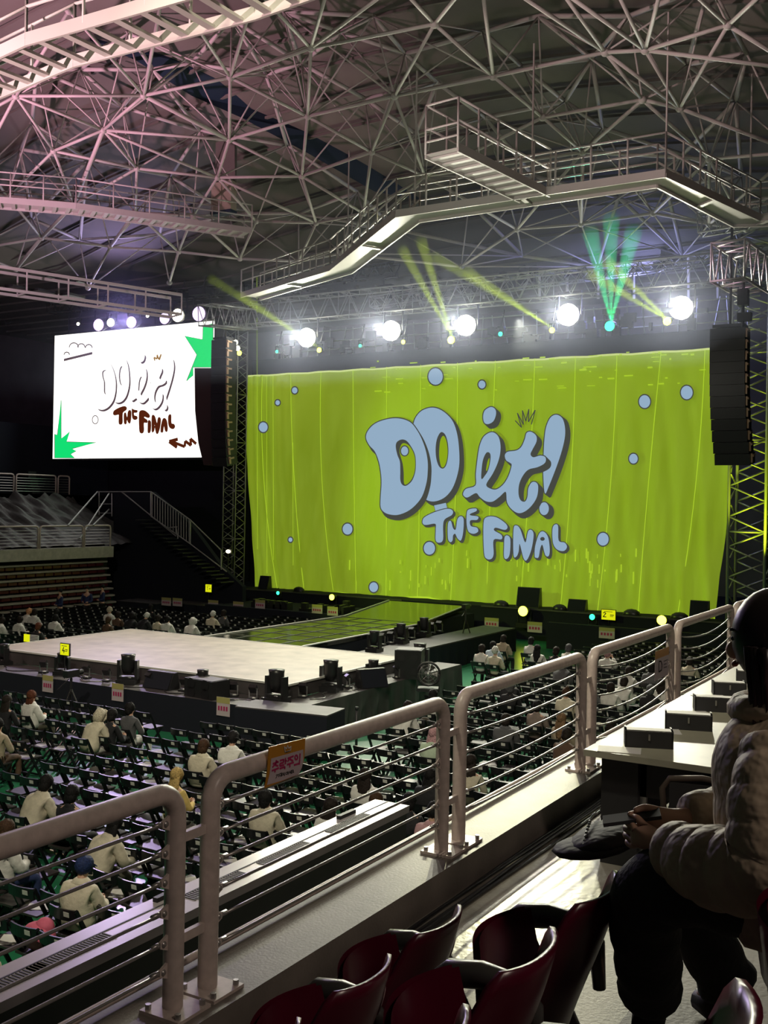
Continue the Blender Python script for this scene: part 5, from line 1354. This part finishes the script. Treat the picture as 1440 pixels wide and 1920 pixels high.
# ================================================================ WOMAN IN THE THIRD ROW
W = thing('seated_person', 'woman in cream puffer jacket and dark jeans seated at the right edge', 'person', (0, 0, 0))
V = [(-.42,2.72,4.50), (-.43,2.71,4.66), (-.45,2.70,4.83), (-.475,2.685,4.93), (-.485,2.675,4.99), (-.495,2.67,5.05), (-.49,2.67,5.12)]
Rr = [.12, .11, .12, .05, (.055,.06), (.072,.085), (.06,.072)]
E_ = [(i, i + 1) for i in range(6)]
WR = []
for sy, el, wr in ((-1, (-.43,2.43,4.61), (-.735,2.57,4.585)), (1, (-.46,2.97,4.62), (-.74,2.74,4.60))):
    k = len(V); V += [(-.445, 2.70 + sy * .19, 4.86), el, wr]; Rr += [.055, .042, .026]; E_ += [(2, k), (k, k + 1), (k + 1, k + 2)]
    d_ = (Vector(wr) - Vector(el)).normalized(); pm = Vector(wr) + d_ * .045; pv = len(V); V.append(tuple(pm)); Rr.append((.034, .017)); E_.append((pv - 1, pv))
    WR.append((pm, d_))
    for f in range(4):
        a_ = pm + d_ * .03 + Vector((0, -sy * .004, .026 - f * .017)); L_ = [.030, .034, .033, .026][f]
        b_ = a_ + d_ * L_ + Vector((0, -sy * .012, 0)); c_ = b_ + Vector((-.004, -sy * .026, .004)); i_ = len(V)
        V += [tuple(a_), tuple(b_), tuple(c_)]; Rr += [.0095, .0085, .0075]; E_ += [(pv, i_), (i_, i_ + 1), (i_ + 1, i_ + 2)]
    a_ = pm + Vector((0, -sy * .012, .03)); i_ = len(V); V += [tuple(a_), tuple(a_ + d_ * .03 + Vector((0, -sy * .012, .012))), tuple(a_ + d_ * .055 + Vector((0, -sy * .02, .006)))]; Rr += [.012, .010, .008]; E_ += [(pv, i_), (i_, i_ + 1), (i_ + 1, i_ + 2)]
for sy, kn, an, to in ((-1, (-.75,2.58,4.48), (-.84,2.85,4.07), (-.86,2.95,3.99)), (1, (-.80,2.95,4.48), (-.66,3.05,4.05), (-.76,3.10,3.985))):
    k = len(V); V += [(-.46, 2.72 + sy * .10, 4.49), kn, an, to]; Rr += [.085, .06, .034, .03]; E_ += [(0, k), (k, k + 1), (k + 1, k + 2), (k + 2, k + 3)]
me = skin_mesh('body', V, E_, Rr, 2); me.materials.append(M['skin']); obj('body', me, None, W)
# face (turned to the left, -x)
hc_ = Vector((-.50, 2.67, 5.07))
MB().ell(hc_ + Vector((-.082, 0, -.012)), (.02, .014, .022), 8, 6).build('nose', 'skin', W, True); mb = MB()
mb.ell(hc_ + Vector((-.02, -.078, -.01)), (.016, .008, .026), 8, 6)
mb.build('ear', 'skin', W, True)
mb = MB()
for sy in (-1, 1): mb.ell(hc_ + Vector((-.075, sy * .032, .02)), (.008, .013, .007), 8, 5); mb.box(hc_ + Vector((-.078, sy * .032, .042)), (.006, .032, .006))
mb.build('eyes', 'dark_ink', W, True)
MB().ell(hc_ + Vector((-.078, 0, -.045)), (.008, .022, .008), 8, 5).build('lips', mat('lips', (.4, .1, .1), .4), W, True)
# long hair: dark crown, reddish ends
mhair = bpy.data.materials.new('long_dark_hair'); mhair.use_nodes = True; nt = mhair.node_tree; b = nt.nodes['Principled BSDF']; b.inputs['Roughness'].default_value = .38
tcn = nt.nodes.new('ShaderNodeTexCoord'); sx_ = nt.nodes.new('ShaderNodeSeparateXYZ'); nt.links.new(tcn.outputs['Object'], sx_.inputs[0])
mr = nt.nodes.new('ShaderNodeMapRange'); mr.inputs[1].default_value = 5.06; mr.inputs[2].default_value = 4.78; nt.links.new(sx_.outputs[2], mr.inputs[0])
cr = nt.nodes.new('ShaderNodeValToRGB'); cr.color_ramp.elements[0].color = (.014, .008, .010, 1); cr.color_ramp.elements[1].color = (.085, .022, .026, 1)
nt.links.new(mr.outputs[0], cr.inputs[0]); nt.links.new(cr.outputs[0], b.inputs['Base Color'])
mb = MB(); mb.ell(hc_ + Vector((.012, 0, .028)), (.100, .094, .118), 18, 12)
rg = []
for k in range(14):
    s_ = k / 13; z = 5.12 - .34 * s_; rx = .088 * (1 - .25 * s_); cx_ = -.475 + .03 * s_ - .02 * s_ * s_
    ry = .092 + .018 * math.sin(s_ * 3.0)
    rg.append([Vector((cx_ + (rx * math.cos(a_) if math.cos(a_) > -.35 else rx * -.35 ) * (1 + .05 * math.sin(a_ * 7 + k)), 2.67 + ry * math.sin(a_) * (1 + .04 * math.sin(a_ * 9 + k * .6)), z + .012 * math.sin(a_ * 5))) for a_ in [i * 2 * math.pi / 28 for i in range(28)]])
mb.rings(rg)
random.seed(5)
for k in range(60):
    a_ = random.uniform(-2.1, 2.1); p0 = Vector((-.478 + .095 * math.cos(a_), 2.67 + .10 * math.sin(a_), 5.08)); dd = Vector((random.uniform(-.03, .02), random.uniform(-.02, .02), 0))
    pts = [p0 + dd * s_ * s_ + Vector((-.02 * math.sin(s_ * 3 + k), .012 * math.sin(s_ * 4 + k), -.36 * s_)) for s_ in [i / 8 for i in range(9)]]
    mb.tube(pts, [.010 * (1 - .75 * i / 8) for i in range(9)], 5)
mb.build('hair', mhair, W, True)
# puffer jacket
mj = mat('cream_puffer', (.52, .42, .31), .62, noise=.2, nscale=9, bump=.9, bscale=18)
def puff(pts, rad, n, nseg=40, name='sleeve', parent=W, amp=.014, flat=1.0):
    P = [Vector(p) for p in pts]; out = []; rr = []
    for k in range(nseg + 1):
        s_ = k / nseg * (len(P) - 1); i = min(int(s_), len(P) - 2); f = s_ - i
        p0, p1, p2, p3 = P[max(0, i - 1)], P[i], P[i + 1], P[min(len(P) - 1, i + 2)]
        out.append(.5 * ((2 * p1) + (-p0 + p2) * f + (2 * p0 - 5 * p1 + 4 * p2 - p3) * f * f + (-p0 + 3 * p1 - 3 * p2 + p3) * f ** 3))
        rr.append(rad[i] * (1 - f) + rad[i + 1] * f + amp * (abs(math.sin(math.pi * n * k / nseg)) ** .6 - .6))
    return MB().tube(out, rr, 20).build(name, mj, parent, True)
jk = []
rg = []
for k in range(49):
    s_ = k / 48; z = 4.40 + .53 * s_
    hw = .235 + .02 * math.sin(s_ * math.pi) - (.12 * max(0, (s_ - .78) / .22) ** 1.6); dp = .165 + .02 * math.sin(s_ * math.pi) - .075 * max(0, (s_ - .78) / .22) ** 1.4
    bulge = .007 * (abs(math.sin(math.pi * 5 * s_)) ** .5 - .6)
    rg.append([Vector((-.41 - .05 * s_ + (dp + bulge) * math.cos(a_), 2.71 - .02 * s_ + (hw + bulge) * math.sin(a_), z + .010 * math.sin(a_ * 6 + k * .1))) for a_ in [i * 2 * math.pi / 30 for i in range(30)]])
J = MB().rings(rg).build('jacket', mj, W, True)
puff([(-.445,2.52,4.87), (-.44,2.44,4.76), (-.45,2.41,4.63), (-.58,2.47,4.585), (-.70,2.555,4.585)], [.080, .098, .100, .092, .062], 9, 90, 'sleeve', J, .007)
puff([(-.455,2.89,4.87), (-.45,2.98,4.75), (-.48,3.0,4.63), (-.60,2.88,4.60), (-.71,2.76,4.60)], [.085, .10, .10, .09, .06], 8, 80, 'sleeve', J, .007)
MB().tube([(-.475 + .085 * math.cos(a_), 2.685 + .095 * math.sin(a_), 4.93 + .012 * math.cos(a_)) for a_ in [i * math.pi / 12 for i in range(25)]], .038, 10).build('collar', mj, J, True)
# wide dark jeans
mden = mat('dark_denim', (.028, .032, .032), .8, noise=.3, nscale=6, bump=.3, bscale=40)
def leg(pts, rad):
    P = [Vector(p) for p in pts]; out = []; rr = []
    for k in range(33):
        s_ = k / 32 * (len(P) - 1); i = min(int(s_), len(P) - 2); f = s_ - i
        p0, p1, p2, p3 = P[max(0, i - 1)], P[i], P[i + 1], P[min(len(P) - 1, i + 2)]
        out.append(.5 * ((2 * p1) + (-p0 + p2) * f + (2 * p0 - 5 * p1 + 4 * p2 - p3) * f * f + (-p0 + 3 * p1 - 3 * p2 + p3) * f ** 3)); rr.append(rad[i] * (1 - f) + rad[i + 1] * f + .004 * math.sin(k * 1.3))
    MB().tube(out, rr, 18).build('jeans_leg', mden, JN, True)
JN = bpy.data.objects.new('jeans', MB().ell((-.42, 2.72, 4.47), (.17, .21, .12), 18, 10).mesh('jeans', True)); COL.objects.link(JN); JN.parent = W; JN.data.materials.append(mden)
leg([(-.44,2.62,4.49), (-.58,2.60,4.50), (-.73,2.58,4.475), (-.78,2.64,4.36), (-.80,2.74,4.21), (-.82,2.83,4.10)], [.12, .108, .095, .088, .085, .082])
leg([(-.44,2.82,4.48), (-.62,2.88,4.49), (-.78,2.94,4.46), (-.79,2.98,4.33), (-.70,3.03,4.15), (-.66,3.05,4.07)], [.12, .10, .085, .08, .08, .085])
mb = MB()
for a_, b_ in (((-.83,2.84,3.995), (-.86,2.98,3.99)), ((-.64,3.04,3.995), (-.76,3.10,3.99))): mb.tube([a_, Vector(a_).lerp(Vector(b_), .5), b_], [.042, .046, .03], 10)
mb.build('shoes', 'black', W, True)
# phone in the hands
o = MB().box((0, 0, 0), (.145, .072, .009), Matrix.Rotation(R(20), 3, 'Z') @ Matrix.Rotation(R(-12), 3, 'Y')).build('phone', mat('phone_case', (.05, .05, .055), .85, spec=.1), None, False, (-.82, 2.64, 4.615))
tag(o, 'phone held in both hands by the woman in the puffer jacket', 'phone')
# black bag on the seat back in front
mb = MB(); bc = Vector((-.94, 2.82, 4.50))
mb.ell(bc, (.13, .20, .055), 18, 10); mb.ell(bc + Vector((-.06, -.10, -.015)), (.10, .10, .045), 14, 8)
t = thing('black_bag', 'black bag with silver zip lying in front of the woman\'s knees', 'bag', bc)
o = MB().ell((0, 0, 0), (.10, .17, .035), 18, 10, Matrix.Rotation(R(-14), 3, 'Y')).ell((-.02, -.07, -.012), (.11, .12, .022), 14, 8, Matrix.Rotation(R(-10), 3, 'Y')).build('bag_body', mat('black_leather', (.02, .02, .024), .7, bump=.4, bscale=20), t, True)
mb = MB()
for k in range(16): mb.ell((-.02 - .004 * k, -.14 + .018 * k, .036 - .0004 * (k - 8) ** 2 ), (.005, .005, .004), 6, 4)
mb.build('zip', 'steel', t, True)

# ================================================================ STAGE GEAR
def mhead(p, label, s=1.0, rz=0.0, group='moving head lamps on the stage ledge'):
    t = thing('moving_head_light', label, 'stage light', p, rz, group)
    MB().box((0, 0, .05 * s), (.36 * s, .36 * s, .10 * s)).build('base', 'gear', t)
    MB().box((-.17 * s, 0, .27 * s), (.05 * s, .14 * s, .36 * s)).box((.17 * s, 0, .27 * s), (.05 * s, .14 * s, .36 * s)).box((0, 0, .12 * s), (.36 * s, .18 * s, .05 * s)).build('yoke', 'gear', t)
    MB().tube([(0, 0, .20 * s), (0, 0, .34 * s), (0, .0, .50 * s), (0, 0, .56 * s)], [.10 * s, .13 * s, .13 * s, .14 * s], 12).build('head', 'gear', t, True)
    MB().ell((.06 * s, -.08 * s, .13 * s), (.05 * s, .03 * s, .018 * s), 8, 5).build('base_trim', 'steel', t, True)
    return t
def par(p, label, s=1.0, rz=0.0):
    t = thing('par_light', label, 'stage light', p, rz, 'small tilted lamps on the stage ledge')
    MB().box((0, 0, .02), (.22 * s, .16 * s, .04)).build('foot', 'gear', t)
    MB().bar((-.10 * s, 0, .04), (-.10 * s, 0, .26 * s), .02, .03).bar((.10 * s, 0, .04), (.10 * s, 0, .26 * s), .02, .03).bar((-.11 * s, 0, .05), (.11 * s, 0, .05), .02, .03).build('bracket', 'steel', t)
    MB().box((0, 0, .25 * s), (.18 * s, .10 * s, .18 * s), Matrix.Rotation(R(35), 3, 'X')).build('lamp_body', 'gear', t)
    MB().ell((.04, -.05, .05), (.05, .03, .02), 8, 5).build('connector', 'white', t, True)
    return t
def wedge(p, label, w=.6, h=.38, rz=0, m='gear'):
    t = thing('monitor_wedge', label, 'speaker', p, rz)
    MB().slab([(-w / 2, -.2, 0), (-w / 2, .2, 0), (-w / 2, .12, h), (-w / 2, -.02, h)], (w, 0, 0)).build('cabinet', m, t)
    MB().slab([(-w / 2 + .03, -.205, .02), (w / 2 - .03, -.205, .02), (w / 2 - .03, -.03, h - .02), (-w / 2 + .03, -.03, h - .02)], (0, -.006, 0)).build('grille', 'blackcloth', t)
    return t
ZL = .85
for i, (px, py, s_, lb) in enumerate([(8, 1246, 1.0, 'at the far left end of the ledge'), (117, 1265, 1.0, 'under the yellow number 4 sign'), (240, 1282, 1.3, 'with wide head left of the middle of the front ledge'), (518, 1318, 1.35, 'at the front corner of the ledge'), (620, 1296, 1.35, 'right of the front corner'), (700, 1278, 1.0, 'behind the tilted screen on the right ledge'), (787, 1256, 1.3, 'at the right end beside the stage corner'), (380, 1300, 1.0, 'behind the black amplifier case')]):
    mhead(onz(px, py, ZL), 'black moving head lamp ' + lb, s_, R(random.uniform(-30, 30)))
for i, (px, py, lb) in enumerate([(82, 1262, 'left of the number 4 sign'), (162, 1272, 'first right of the number 4 sign'), (200, 1278, 'second right of the number 4 sign'), (280, 1288, 'left of the ledge monitor'), (345, 1296, 'right of the ledge monitor'), (438, 1306, 'right of the amplifier case'), (475, 1312, 'just left of the front corner lamp'), (568, 1308, 'first right of the front corner lamp'), (653, 1290, 'between the two large right lamps'), (745, 1272, 'beside the black sub cabinet')]):
    par(onz(px, py, ZL), 'small tilted black lamp ' + lb, 1.0, R(random.uniform(-40, 40)))
wedge(onz(302, 1290, ZL), 'flat black monitor wedge in the middle of the front ledge', .85, .40)
wedge(onz(697, 1288, ZL), 'tilted dark green monitor wedge on the right side ledge', .75, .45, R(60))
def case(px, py, w, d, h, z, label, rz=0):
    p = onz(px, py, z); t = thing('speaker_cabinet', label, 'cabinet', p, rz)
    autosmooth(MB().bx(-w / 2, w / 2, -d / 2, d / 2, 0, h).build('body', 'gear', t))
    mb = MB()
    for k in (-1, 1):
        for q_ in (-1, 1): MB().tube([(k * w * .25, -d / 2 - .005, h * (.5 + .24 * q_)), (k * w * .25, -d / 2 - .012, h * (.5 + .24 * q_))], w * .14, 12).build('port', 'black', t)
    MB().bx(-w / 2 + .04, w / 2 - .04, -d / 2 + .04, d / 2 - .04, h, h + .01).build('lid', 'greycloth', t)
case(388, 1306, .95, .55, .42, ZL, 'long black amplifier case near the front corner of the ledge', R(-8))
case(768, 1270, .70, .65, .75, ZL, 'tall black speaker cabinet at the right stage corner', R(20))
# fan
p = onz(803, 1296, ZL)
t = thing('floor_fan', 'round black stage fan at the right corner of the ledge', 'fan', p, R(25))
MB().tube([(.28 * math.cos(a_), 0, .42 + .28 * math.sin(a_)) for a_ in [i * math.pi / 12 for i in range(25)]], .03, 6).build('ring', 'gear', t, True)
mb = MB()
for k in range(6):
    a_ = k * math.pi / 3; mb.slab([(.04 * math.cos(a_), 0, .42 + .04 * math.sin(a_)), (.24 * math.cos(a_ - .25), -.02, .42 + .24 * math.sin(a_ - .25)), (.24 * math.cos(a_ + .25), .03, .42 + .24 * math.sin(a_ + .25))], (0, .008, 0))
mb.build('blades', 'arm', t)
mb = MB()
for r_ in (.08, .16, .23): mb.tube([(r_ * math.cos(a_), -.05, .42 + r_ * math.sin(a_)) for a_ in [i * math.pi / 10 for i in range(21)]], .006, 4)
for k in range(8): a_ = k * math.pi / 4; mb.cyl((0, -.05, .42), (.27 * math.cos(a_), -.03, .42 + .27 * math.sin(a_)), .005, 4)
mb.build('guard', 'steel', t); MB().ell((0, -.05, .42), (.05, .03, .05), 10, 6).build('hub', 'steel', t, True)
MB().box((0, 0, .05), (.5, .4, .08)).box((-.27, 0, .2), (.03, .08, .4)).box((.27, 0, .2), (.03, .08, .4)).build('stand', 'gear', t)
# cable clutter on the ledge
random.seed(9)
for k in range(7):
    x0 = -25 + k * 1.6; pts = [(x0 + j * .16, 19.0 + .35 * math.sin(j * .7 + k) * .6 + .1, ZL + .012) for j in range(12)]
    o = MB().tube(pts, .012, 5).build('stage_cable', 'steel' if k % 3 == 0 else 'gear', None, True); tag(o, 'thin cable snaking over the front stage ledge', 'cable', 'cables on the stage ledge')
for k in range(4):
    pts = [(-13.9 + .2 * math.sin(j * .8 + k), 20.2 + k * 1.6 + j * .15, ZL + .012) for j in range(12)]
    o = MB().tube(pts, .012, 5).build('stage_cable', 'steel', None, True); tag(o, 'thin cable snaking over the right side stage ledge', 'cable', 'cables on the right ledge')
# lamps beside the runway
for k, (px, py, big, lb) in enumerate([(702, 1222, 1, 'nearest beside the runway'), (716, 1210, 0, 'small, right of the nearest runway lamp'), (733, 1207, 0, 'small, second right of the nearest runway lamp'), (752, 1206, 1, 'middle large one beside the runway'), (772, 1198, 0, 'small, right of the middle runway lamp'), (795, 1193, 1, 'farthest large one beside the runway'), (810, 1188, 0, 'small, first of the farthest pair'), (824, 1185, 0, 'small, second of the farthest pair')]):
    (mhead if big else par)(onz(px, py, .86), 'black lamp, ' + lb, 1.15)
# paper notices on the skirts
def notice(px, py, w, h, Y, label, X=None, name='paper_notice', m1='signpaper', m2=None):
    p = onx(px, py, X) if X is not None else ony(px, py, Y)
    t = thing(name, label, 'sign', p, R(90) if X is not None else 0, None)
    MB().bx(-w / 2, w / 2, -.006, 0, -h / 2, h / 2).build('sheet', m1, t)
    MB().bx(-w / 2, w / 2, -.009, -.006, h * .18, h / 2).build('header', m2 or mat('notice_yellow', (.45, .40, .15), .6), t)
    mb = MB(); 
    for k in range(4): mb.bx(-w * .38 + k * w * .2, -w * .26 + k * w * .2, -.012, -.009, -h * .22, h * .02)
    mb.build('printed_marks', 'pinkink', t)
notice(90, 1282, .38, .42, 18.662, 'yellow and white notice on the black skirt, leftmost')
notice(221, 1298, .38, .42, 18.662, 'yellow and white notice on the black skirt, middle one')
notice(419, 1325, .38, .42, 18.662, 'yellow and white notice on the black skirt, nearest the corner')
for px, py, lb in [(312, 1128, 'on the risers, leftmost'), (333, 1129, 'on the risers, second from left'), (400, 1133, 'on the risers, third from left'), (447, 1136, 'at the far right end of the risers')]:
    notice(px, py, .55, .35, 35.43, 'small pale notice ' + lb, name='small_notice')
for px, py, lb in [(488, 1133, 'left of the runway, first of two'), (595, 1142, 'left of the runway beside the yellow floor lamp'), (624, 1146, 'left of the runway, nearest to it')]:
    notice(px, py, .5, .35, 34.88, 'small pale notice ' + lb, name='small_notice')
for px, py, lb in [(922, 1168, 'leftmost on the right barrier'), (1003, 1176, 'second on the right barrier'), (1138, 1187, 'third on the right barrier')]:
    notice(px, py, .6, .4, 37.8, 'small pale notice ' + lb, name='small_notice')
# lit yellow number signs
def numsign(px, py, Y, w, h, strokes, label, pole=1.5):
    p = ony(px, py, Y); t = thing('number_sign', label, 'sign', p)
    MB().bx(-w / 2, w / 2, 0, .03, -h / 2, h / 2).build('panel', 'yellow', t)
    MB().bx(-w / 2 - .02, w / 2 + .02, .01, .05, -h / 2 - .02, h / 2 + .02).build('frame', 'gear', t)
    mb = MB()
    for s_ in strokes:
        for a_, b_ in zip(s_, s_[1:]): mb.bar((a_[0] * w, -.006, a_[1] * h), (b_[0] * w, -.006, b_[1] * h), .004, .035 * h / .4)
    mb.build('number', 'dark_ink', t)
    MB().bar((.12 * w, -.006, 0), (.4 * w, -.006, 0), .004, .03 * h / .4).bar((.12 * w, -.006, -.14 * h), (.36 * w, -.006, -.14 * h), .004, .02 * h / .4).bar((-.3 * w, -.006, .33 * h), (.3 * w, -.006, .33 * h), .004, .02 * h / .4).build('small_text', 'dark_ink', t)
    MB().cyl((0, .02, -h / 2), (0, .02, -h / 2 - pole), .015, 6).build('pole', 'gear', t)
numsign(121, 1218, 18.9, .30, .28, [[(-.05, .22), (-.22, -.12), (.08, -.12)], [(-.02, .02), (-.02, -.32)]], 'lit yellow sign with the number 4 on a pole by the pale stage', .6)
numsign(391, 1103, 37.0, .34, .34, [[(-.2, .1), (-.12, .2), (-.12, -.3)]], 'lit yellow sign with the number 1 left of the curtain', 1.25)
numsign(1141, 1153, 39.7, .55, .38, [[(-.38, .15), (-.3, .25), (-.18, .15), (-.38, -.22), (-.15, -.22)]], 'lit yellow sign with the number 2 below the right part of the curtain', 1.6)
p = onz(56, 1197, .9); t = thing('floor_sign', 'small yellow and white lit strip sign in the far left seats', 'sign', p)
MB().bx(-.28, 0, 0, .02, -.12, .12).build('yellow_panel', 'yellow', t); MB().bx(0, .4, 0, .02, -.10, .12).build('white_panel', 'paper', t)
mb = MB()
for k in range(4): mb.bx(.03, .37, -.004, 0, .08 - k * .05, .095 - k * .05)
mb.build('text_lines', 'dark_ink', t)
# row sign board beside the third post ('AREA')
p = onz(890, 1298, 1.0)
t = thing('area_sign', 'pale board sign reading AREA on a thin stand behind the rail post', 'sign', (p.x, p.y, 1.0))
MB().bx(-.22, .22, 0, .02, -.09, .12).build('board', 'signpaper', t); MB().cyl((-.02, .02, -.09), (-.02, .02, -1.0), .012, 6).build('stand', 'gear', t)
ar = {'A': [[(0, 0), (.5, 1), (1, 0)], [(.2, .4), (.8, .4)]], 'R': [[(0, 0), (0, 1), (.8, .95), (.8, .55), (0, .5)], [(.4, .5), (.9, 0)]], 'E': [[(1, 0), (0, 0), (0, 1), (1, 1)], [(0, .5), (.8, .5)]]}
mb = MB()
for k, ch in enumerate('AREA'):
    for s_ in ar[ch]:
        for a_, b_ in zip(s_, s_[1:]): mb.bar((-.10 + k * .07 + a_[0] * .05, -.004, -.04 + a_[1] * .07), (-.10 + k * .07 + b_[0] * .05, -.004, -.04 + b_[1] * .07), .003, .014)
mb.build('lettering', 'dark_ink', t)
# floor lamps on the main stage edge
for px, py, c_, s_, lb in [(350, 1103, m_gl, .10, 'small green floor lamp left of the number 1 sign'), (434, 1107, m_yl, .09, 'small yellow floor lamp right of the number 1 sign'), (523, 1112, m_gl, .08, 'small green floor lamp under the left part of the curtain'), (625, 1120, m_yl, .13, 'yellow floor lamp left of the runway end'), (984, 1146, m_yl, .20, 'bright yellow floor lamp right of the runway end'), (1112, 1157, m_gl, .11, 'green floor lamp left of the number 2 sign'), (1243, 1163, m_yl, .18, 'bright yellow floor lamp under the right curtain edge'), (1399, 1179, m_gl, .12, 'green floor lamp behind the seated woman\'s hair')]:
    pp = ony(px, py, 39.6); head(pp, c_, lb, s_, (0, -1, .1), 'lit floor lamps along the main stage', up=False)
for px, py, w, h, lb in [(497, 1098, .55, .42, 'at the left end of the curtain hem'), (992, 1136, 1.0, .62, 'largest, right of the runway'), (1083, 1148, .75, .25, 'low, left of the number 2 sign'), (1312, 1146, .7, .5, 'at the right end of the curtain hem')]:
    p = ony(px, py, 40.6); p.z = 1.25; wedge(p, 'dark monitor wedge ' + lb, w, h + .2, 0, 'gear')
for k, (px, w, lb) in enumerate([(940, .9, 'left of the largest monitor wedge'), (1050, .8, 'right of the largest monitor wedge'), (1185, .9, 'right of the number 2 sign'), (1275, .9, 'near the right end'), (430, .7, 'at far left'), (560, .8, 'left of the runway')]):
    p = ony(px, 1140, 40.4); o = MB().ell((0, 0, 0), (w * .4, .2, .22), 12, 6).box((0, 0, 0), (w * .5, .3, .1)).build('covered_fixture', 'gear', None, True, (p.x, p.y, 1.27)); tag(o, 'rounded black covered fixture on the main stage edge, ' + lb, 'fixture', 'covered fixtures on the main stage')
# low gear between the risers and the runway
random.seed(31)
for k in range(14):
    px = random.uniform(470, 720); py = random.uniform(1140, 1165); p = onz(px, py, .9); p.x = max(-29.2, min(-23.1, p.x)); p.y = max(35.6, min(38.4, p.y)); w = random.uniform(.25, .6)
    o = MB().bx(-w / 2, w / 2, -.2, .2, 0, random.uniform(.15, .35)).bx(-w / 4, w / 4, -.22, .0, .1, .4).build('equipment_case', 'gear', None, False, (p.x, p.y, .916)); tag(o, 'small black equipment case on the dark barrier ledge left of the runway', 'case', 'equipment cases left of the runway')
o = MB().bx(-29.6, -22.7, 35.3, 38.7, 0, .915).build('equipment_deck', 'blackcloth'); tag(o, 'low black deck carrying equipment left of the runway end', 'deck')
# stanchion on the green floor
p = onz(668, 1412, 0)
t = thing('stanchion', 'black barrier post with round foot on the bright green floor', 'stanchion', p)
MB().cyl((0, 0, .03), (0, 0, .95), .03, 10).build('post', 'gear', t, True); MB().tube([(0, 0, 0), (0, 0, .02), (0, 0, .035)], [.19, .19, .06], 18).build('foot', 'steel', t, True); MB().cyl((0, 0, .93), (0, 0, 1.0), .04, 10).build('cap', 'gear', t, True)
# wheeled stage box below the second rail
p = onz(560, 1412, 0)
t = thing('wheeled_case', 'dark flight case on wheels in front of the stage corner', 'case', (p.x, p.y, 0), R(8))
MB().bx(-1.3, .9, -.5, .4, .12, .95).build('body', 'blackcloth', t); MB().bx(-1.3, .9, -.5, .4, .95, .98).build('lid', 'greycloth', t)
for wx in (-1.15, .75): MB().cyl((wx - .03, -.48, .07), (wx + .03, -.48, .07), .07, 12).build('wheel', 'gear', t, True)
MB().bx(.45, .65, -.515, -.5, .35, .52).build('white_label', 'card', t)
# camera tripods
def tripod(p, label, h=1.5):
    t = thing('camera_tripod', label, 'tripod', p)
    for k in range(3): a_ = k * 2.094 + .4; MB().cyl((.45 * math.cos(a_), .45 * math.sin(a_), 0), (0, 0, h * .8), .022, 6).build('leg', 'gear', t)
    MB().cyl((0, 0, h * .7), (0, 0, h), .03, 6).build('column', 'gear', t)
    MB().box((0, 0, h + .1), (.16, .36, .16)).cyl((0, .18, h + .1), (0, .34, h + .1), .06, 10).build('camera', 'gear', t); MB().bar((.05, -.1, h), (.1, -.5, h - .2), .015, .015).build('pan_handle', 'gear', t)
p = onz(132, 1372, 0.0); tripod((p.x, p.y, 0), 'camera on a black tripod before the number 4 sign', 1.25)
p = onz(872, 1232, 0.0); tripod((p.x, p.y, 0), 'camera on a black tripod right of the runway end', 1.7)
# bags near the crowd
for px, py, c_, lb in [(65, 1778, (.6, .12, .2), 'pink bag in the lower left corner among the chairs'), (745, 1360, (.06, .05, .035), 'dark olive coat bundle over a chair behind the second rail top'), (1098, 1372, (.5, .48, .4), 'white canvas bag on the lap left of the desk corner'), (483, 1440, (.07, .065, .045), 'olive coat bundle left of the caution sign')]:
    p = onz(px, py, .62); c__ = min(GRID, key=lambda c: (c[0] - p.x) ** 2 + (c[1] - p.y) ** 2); p = Vector((c__[0], c__[1], .6)); o = MB().ell((0, 0, 0), (.22, .16, .15), 12, 8).ell((.06, .03, .1), (.12, .1, .1), 10, 6).build('bag', mat('bag_cloth', c_, .8, bump=.5, bscale=14), None, True, (p.x, p.y, .62)); tag(o, lb, 'bag')
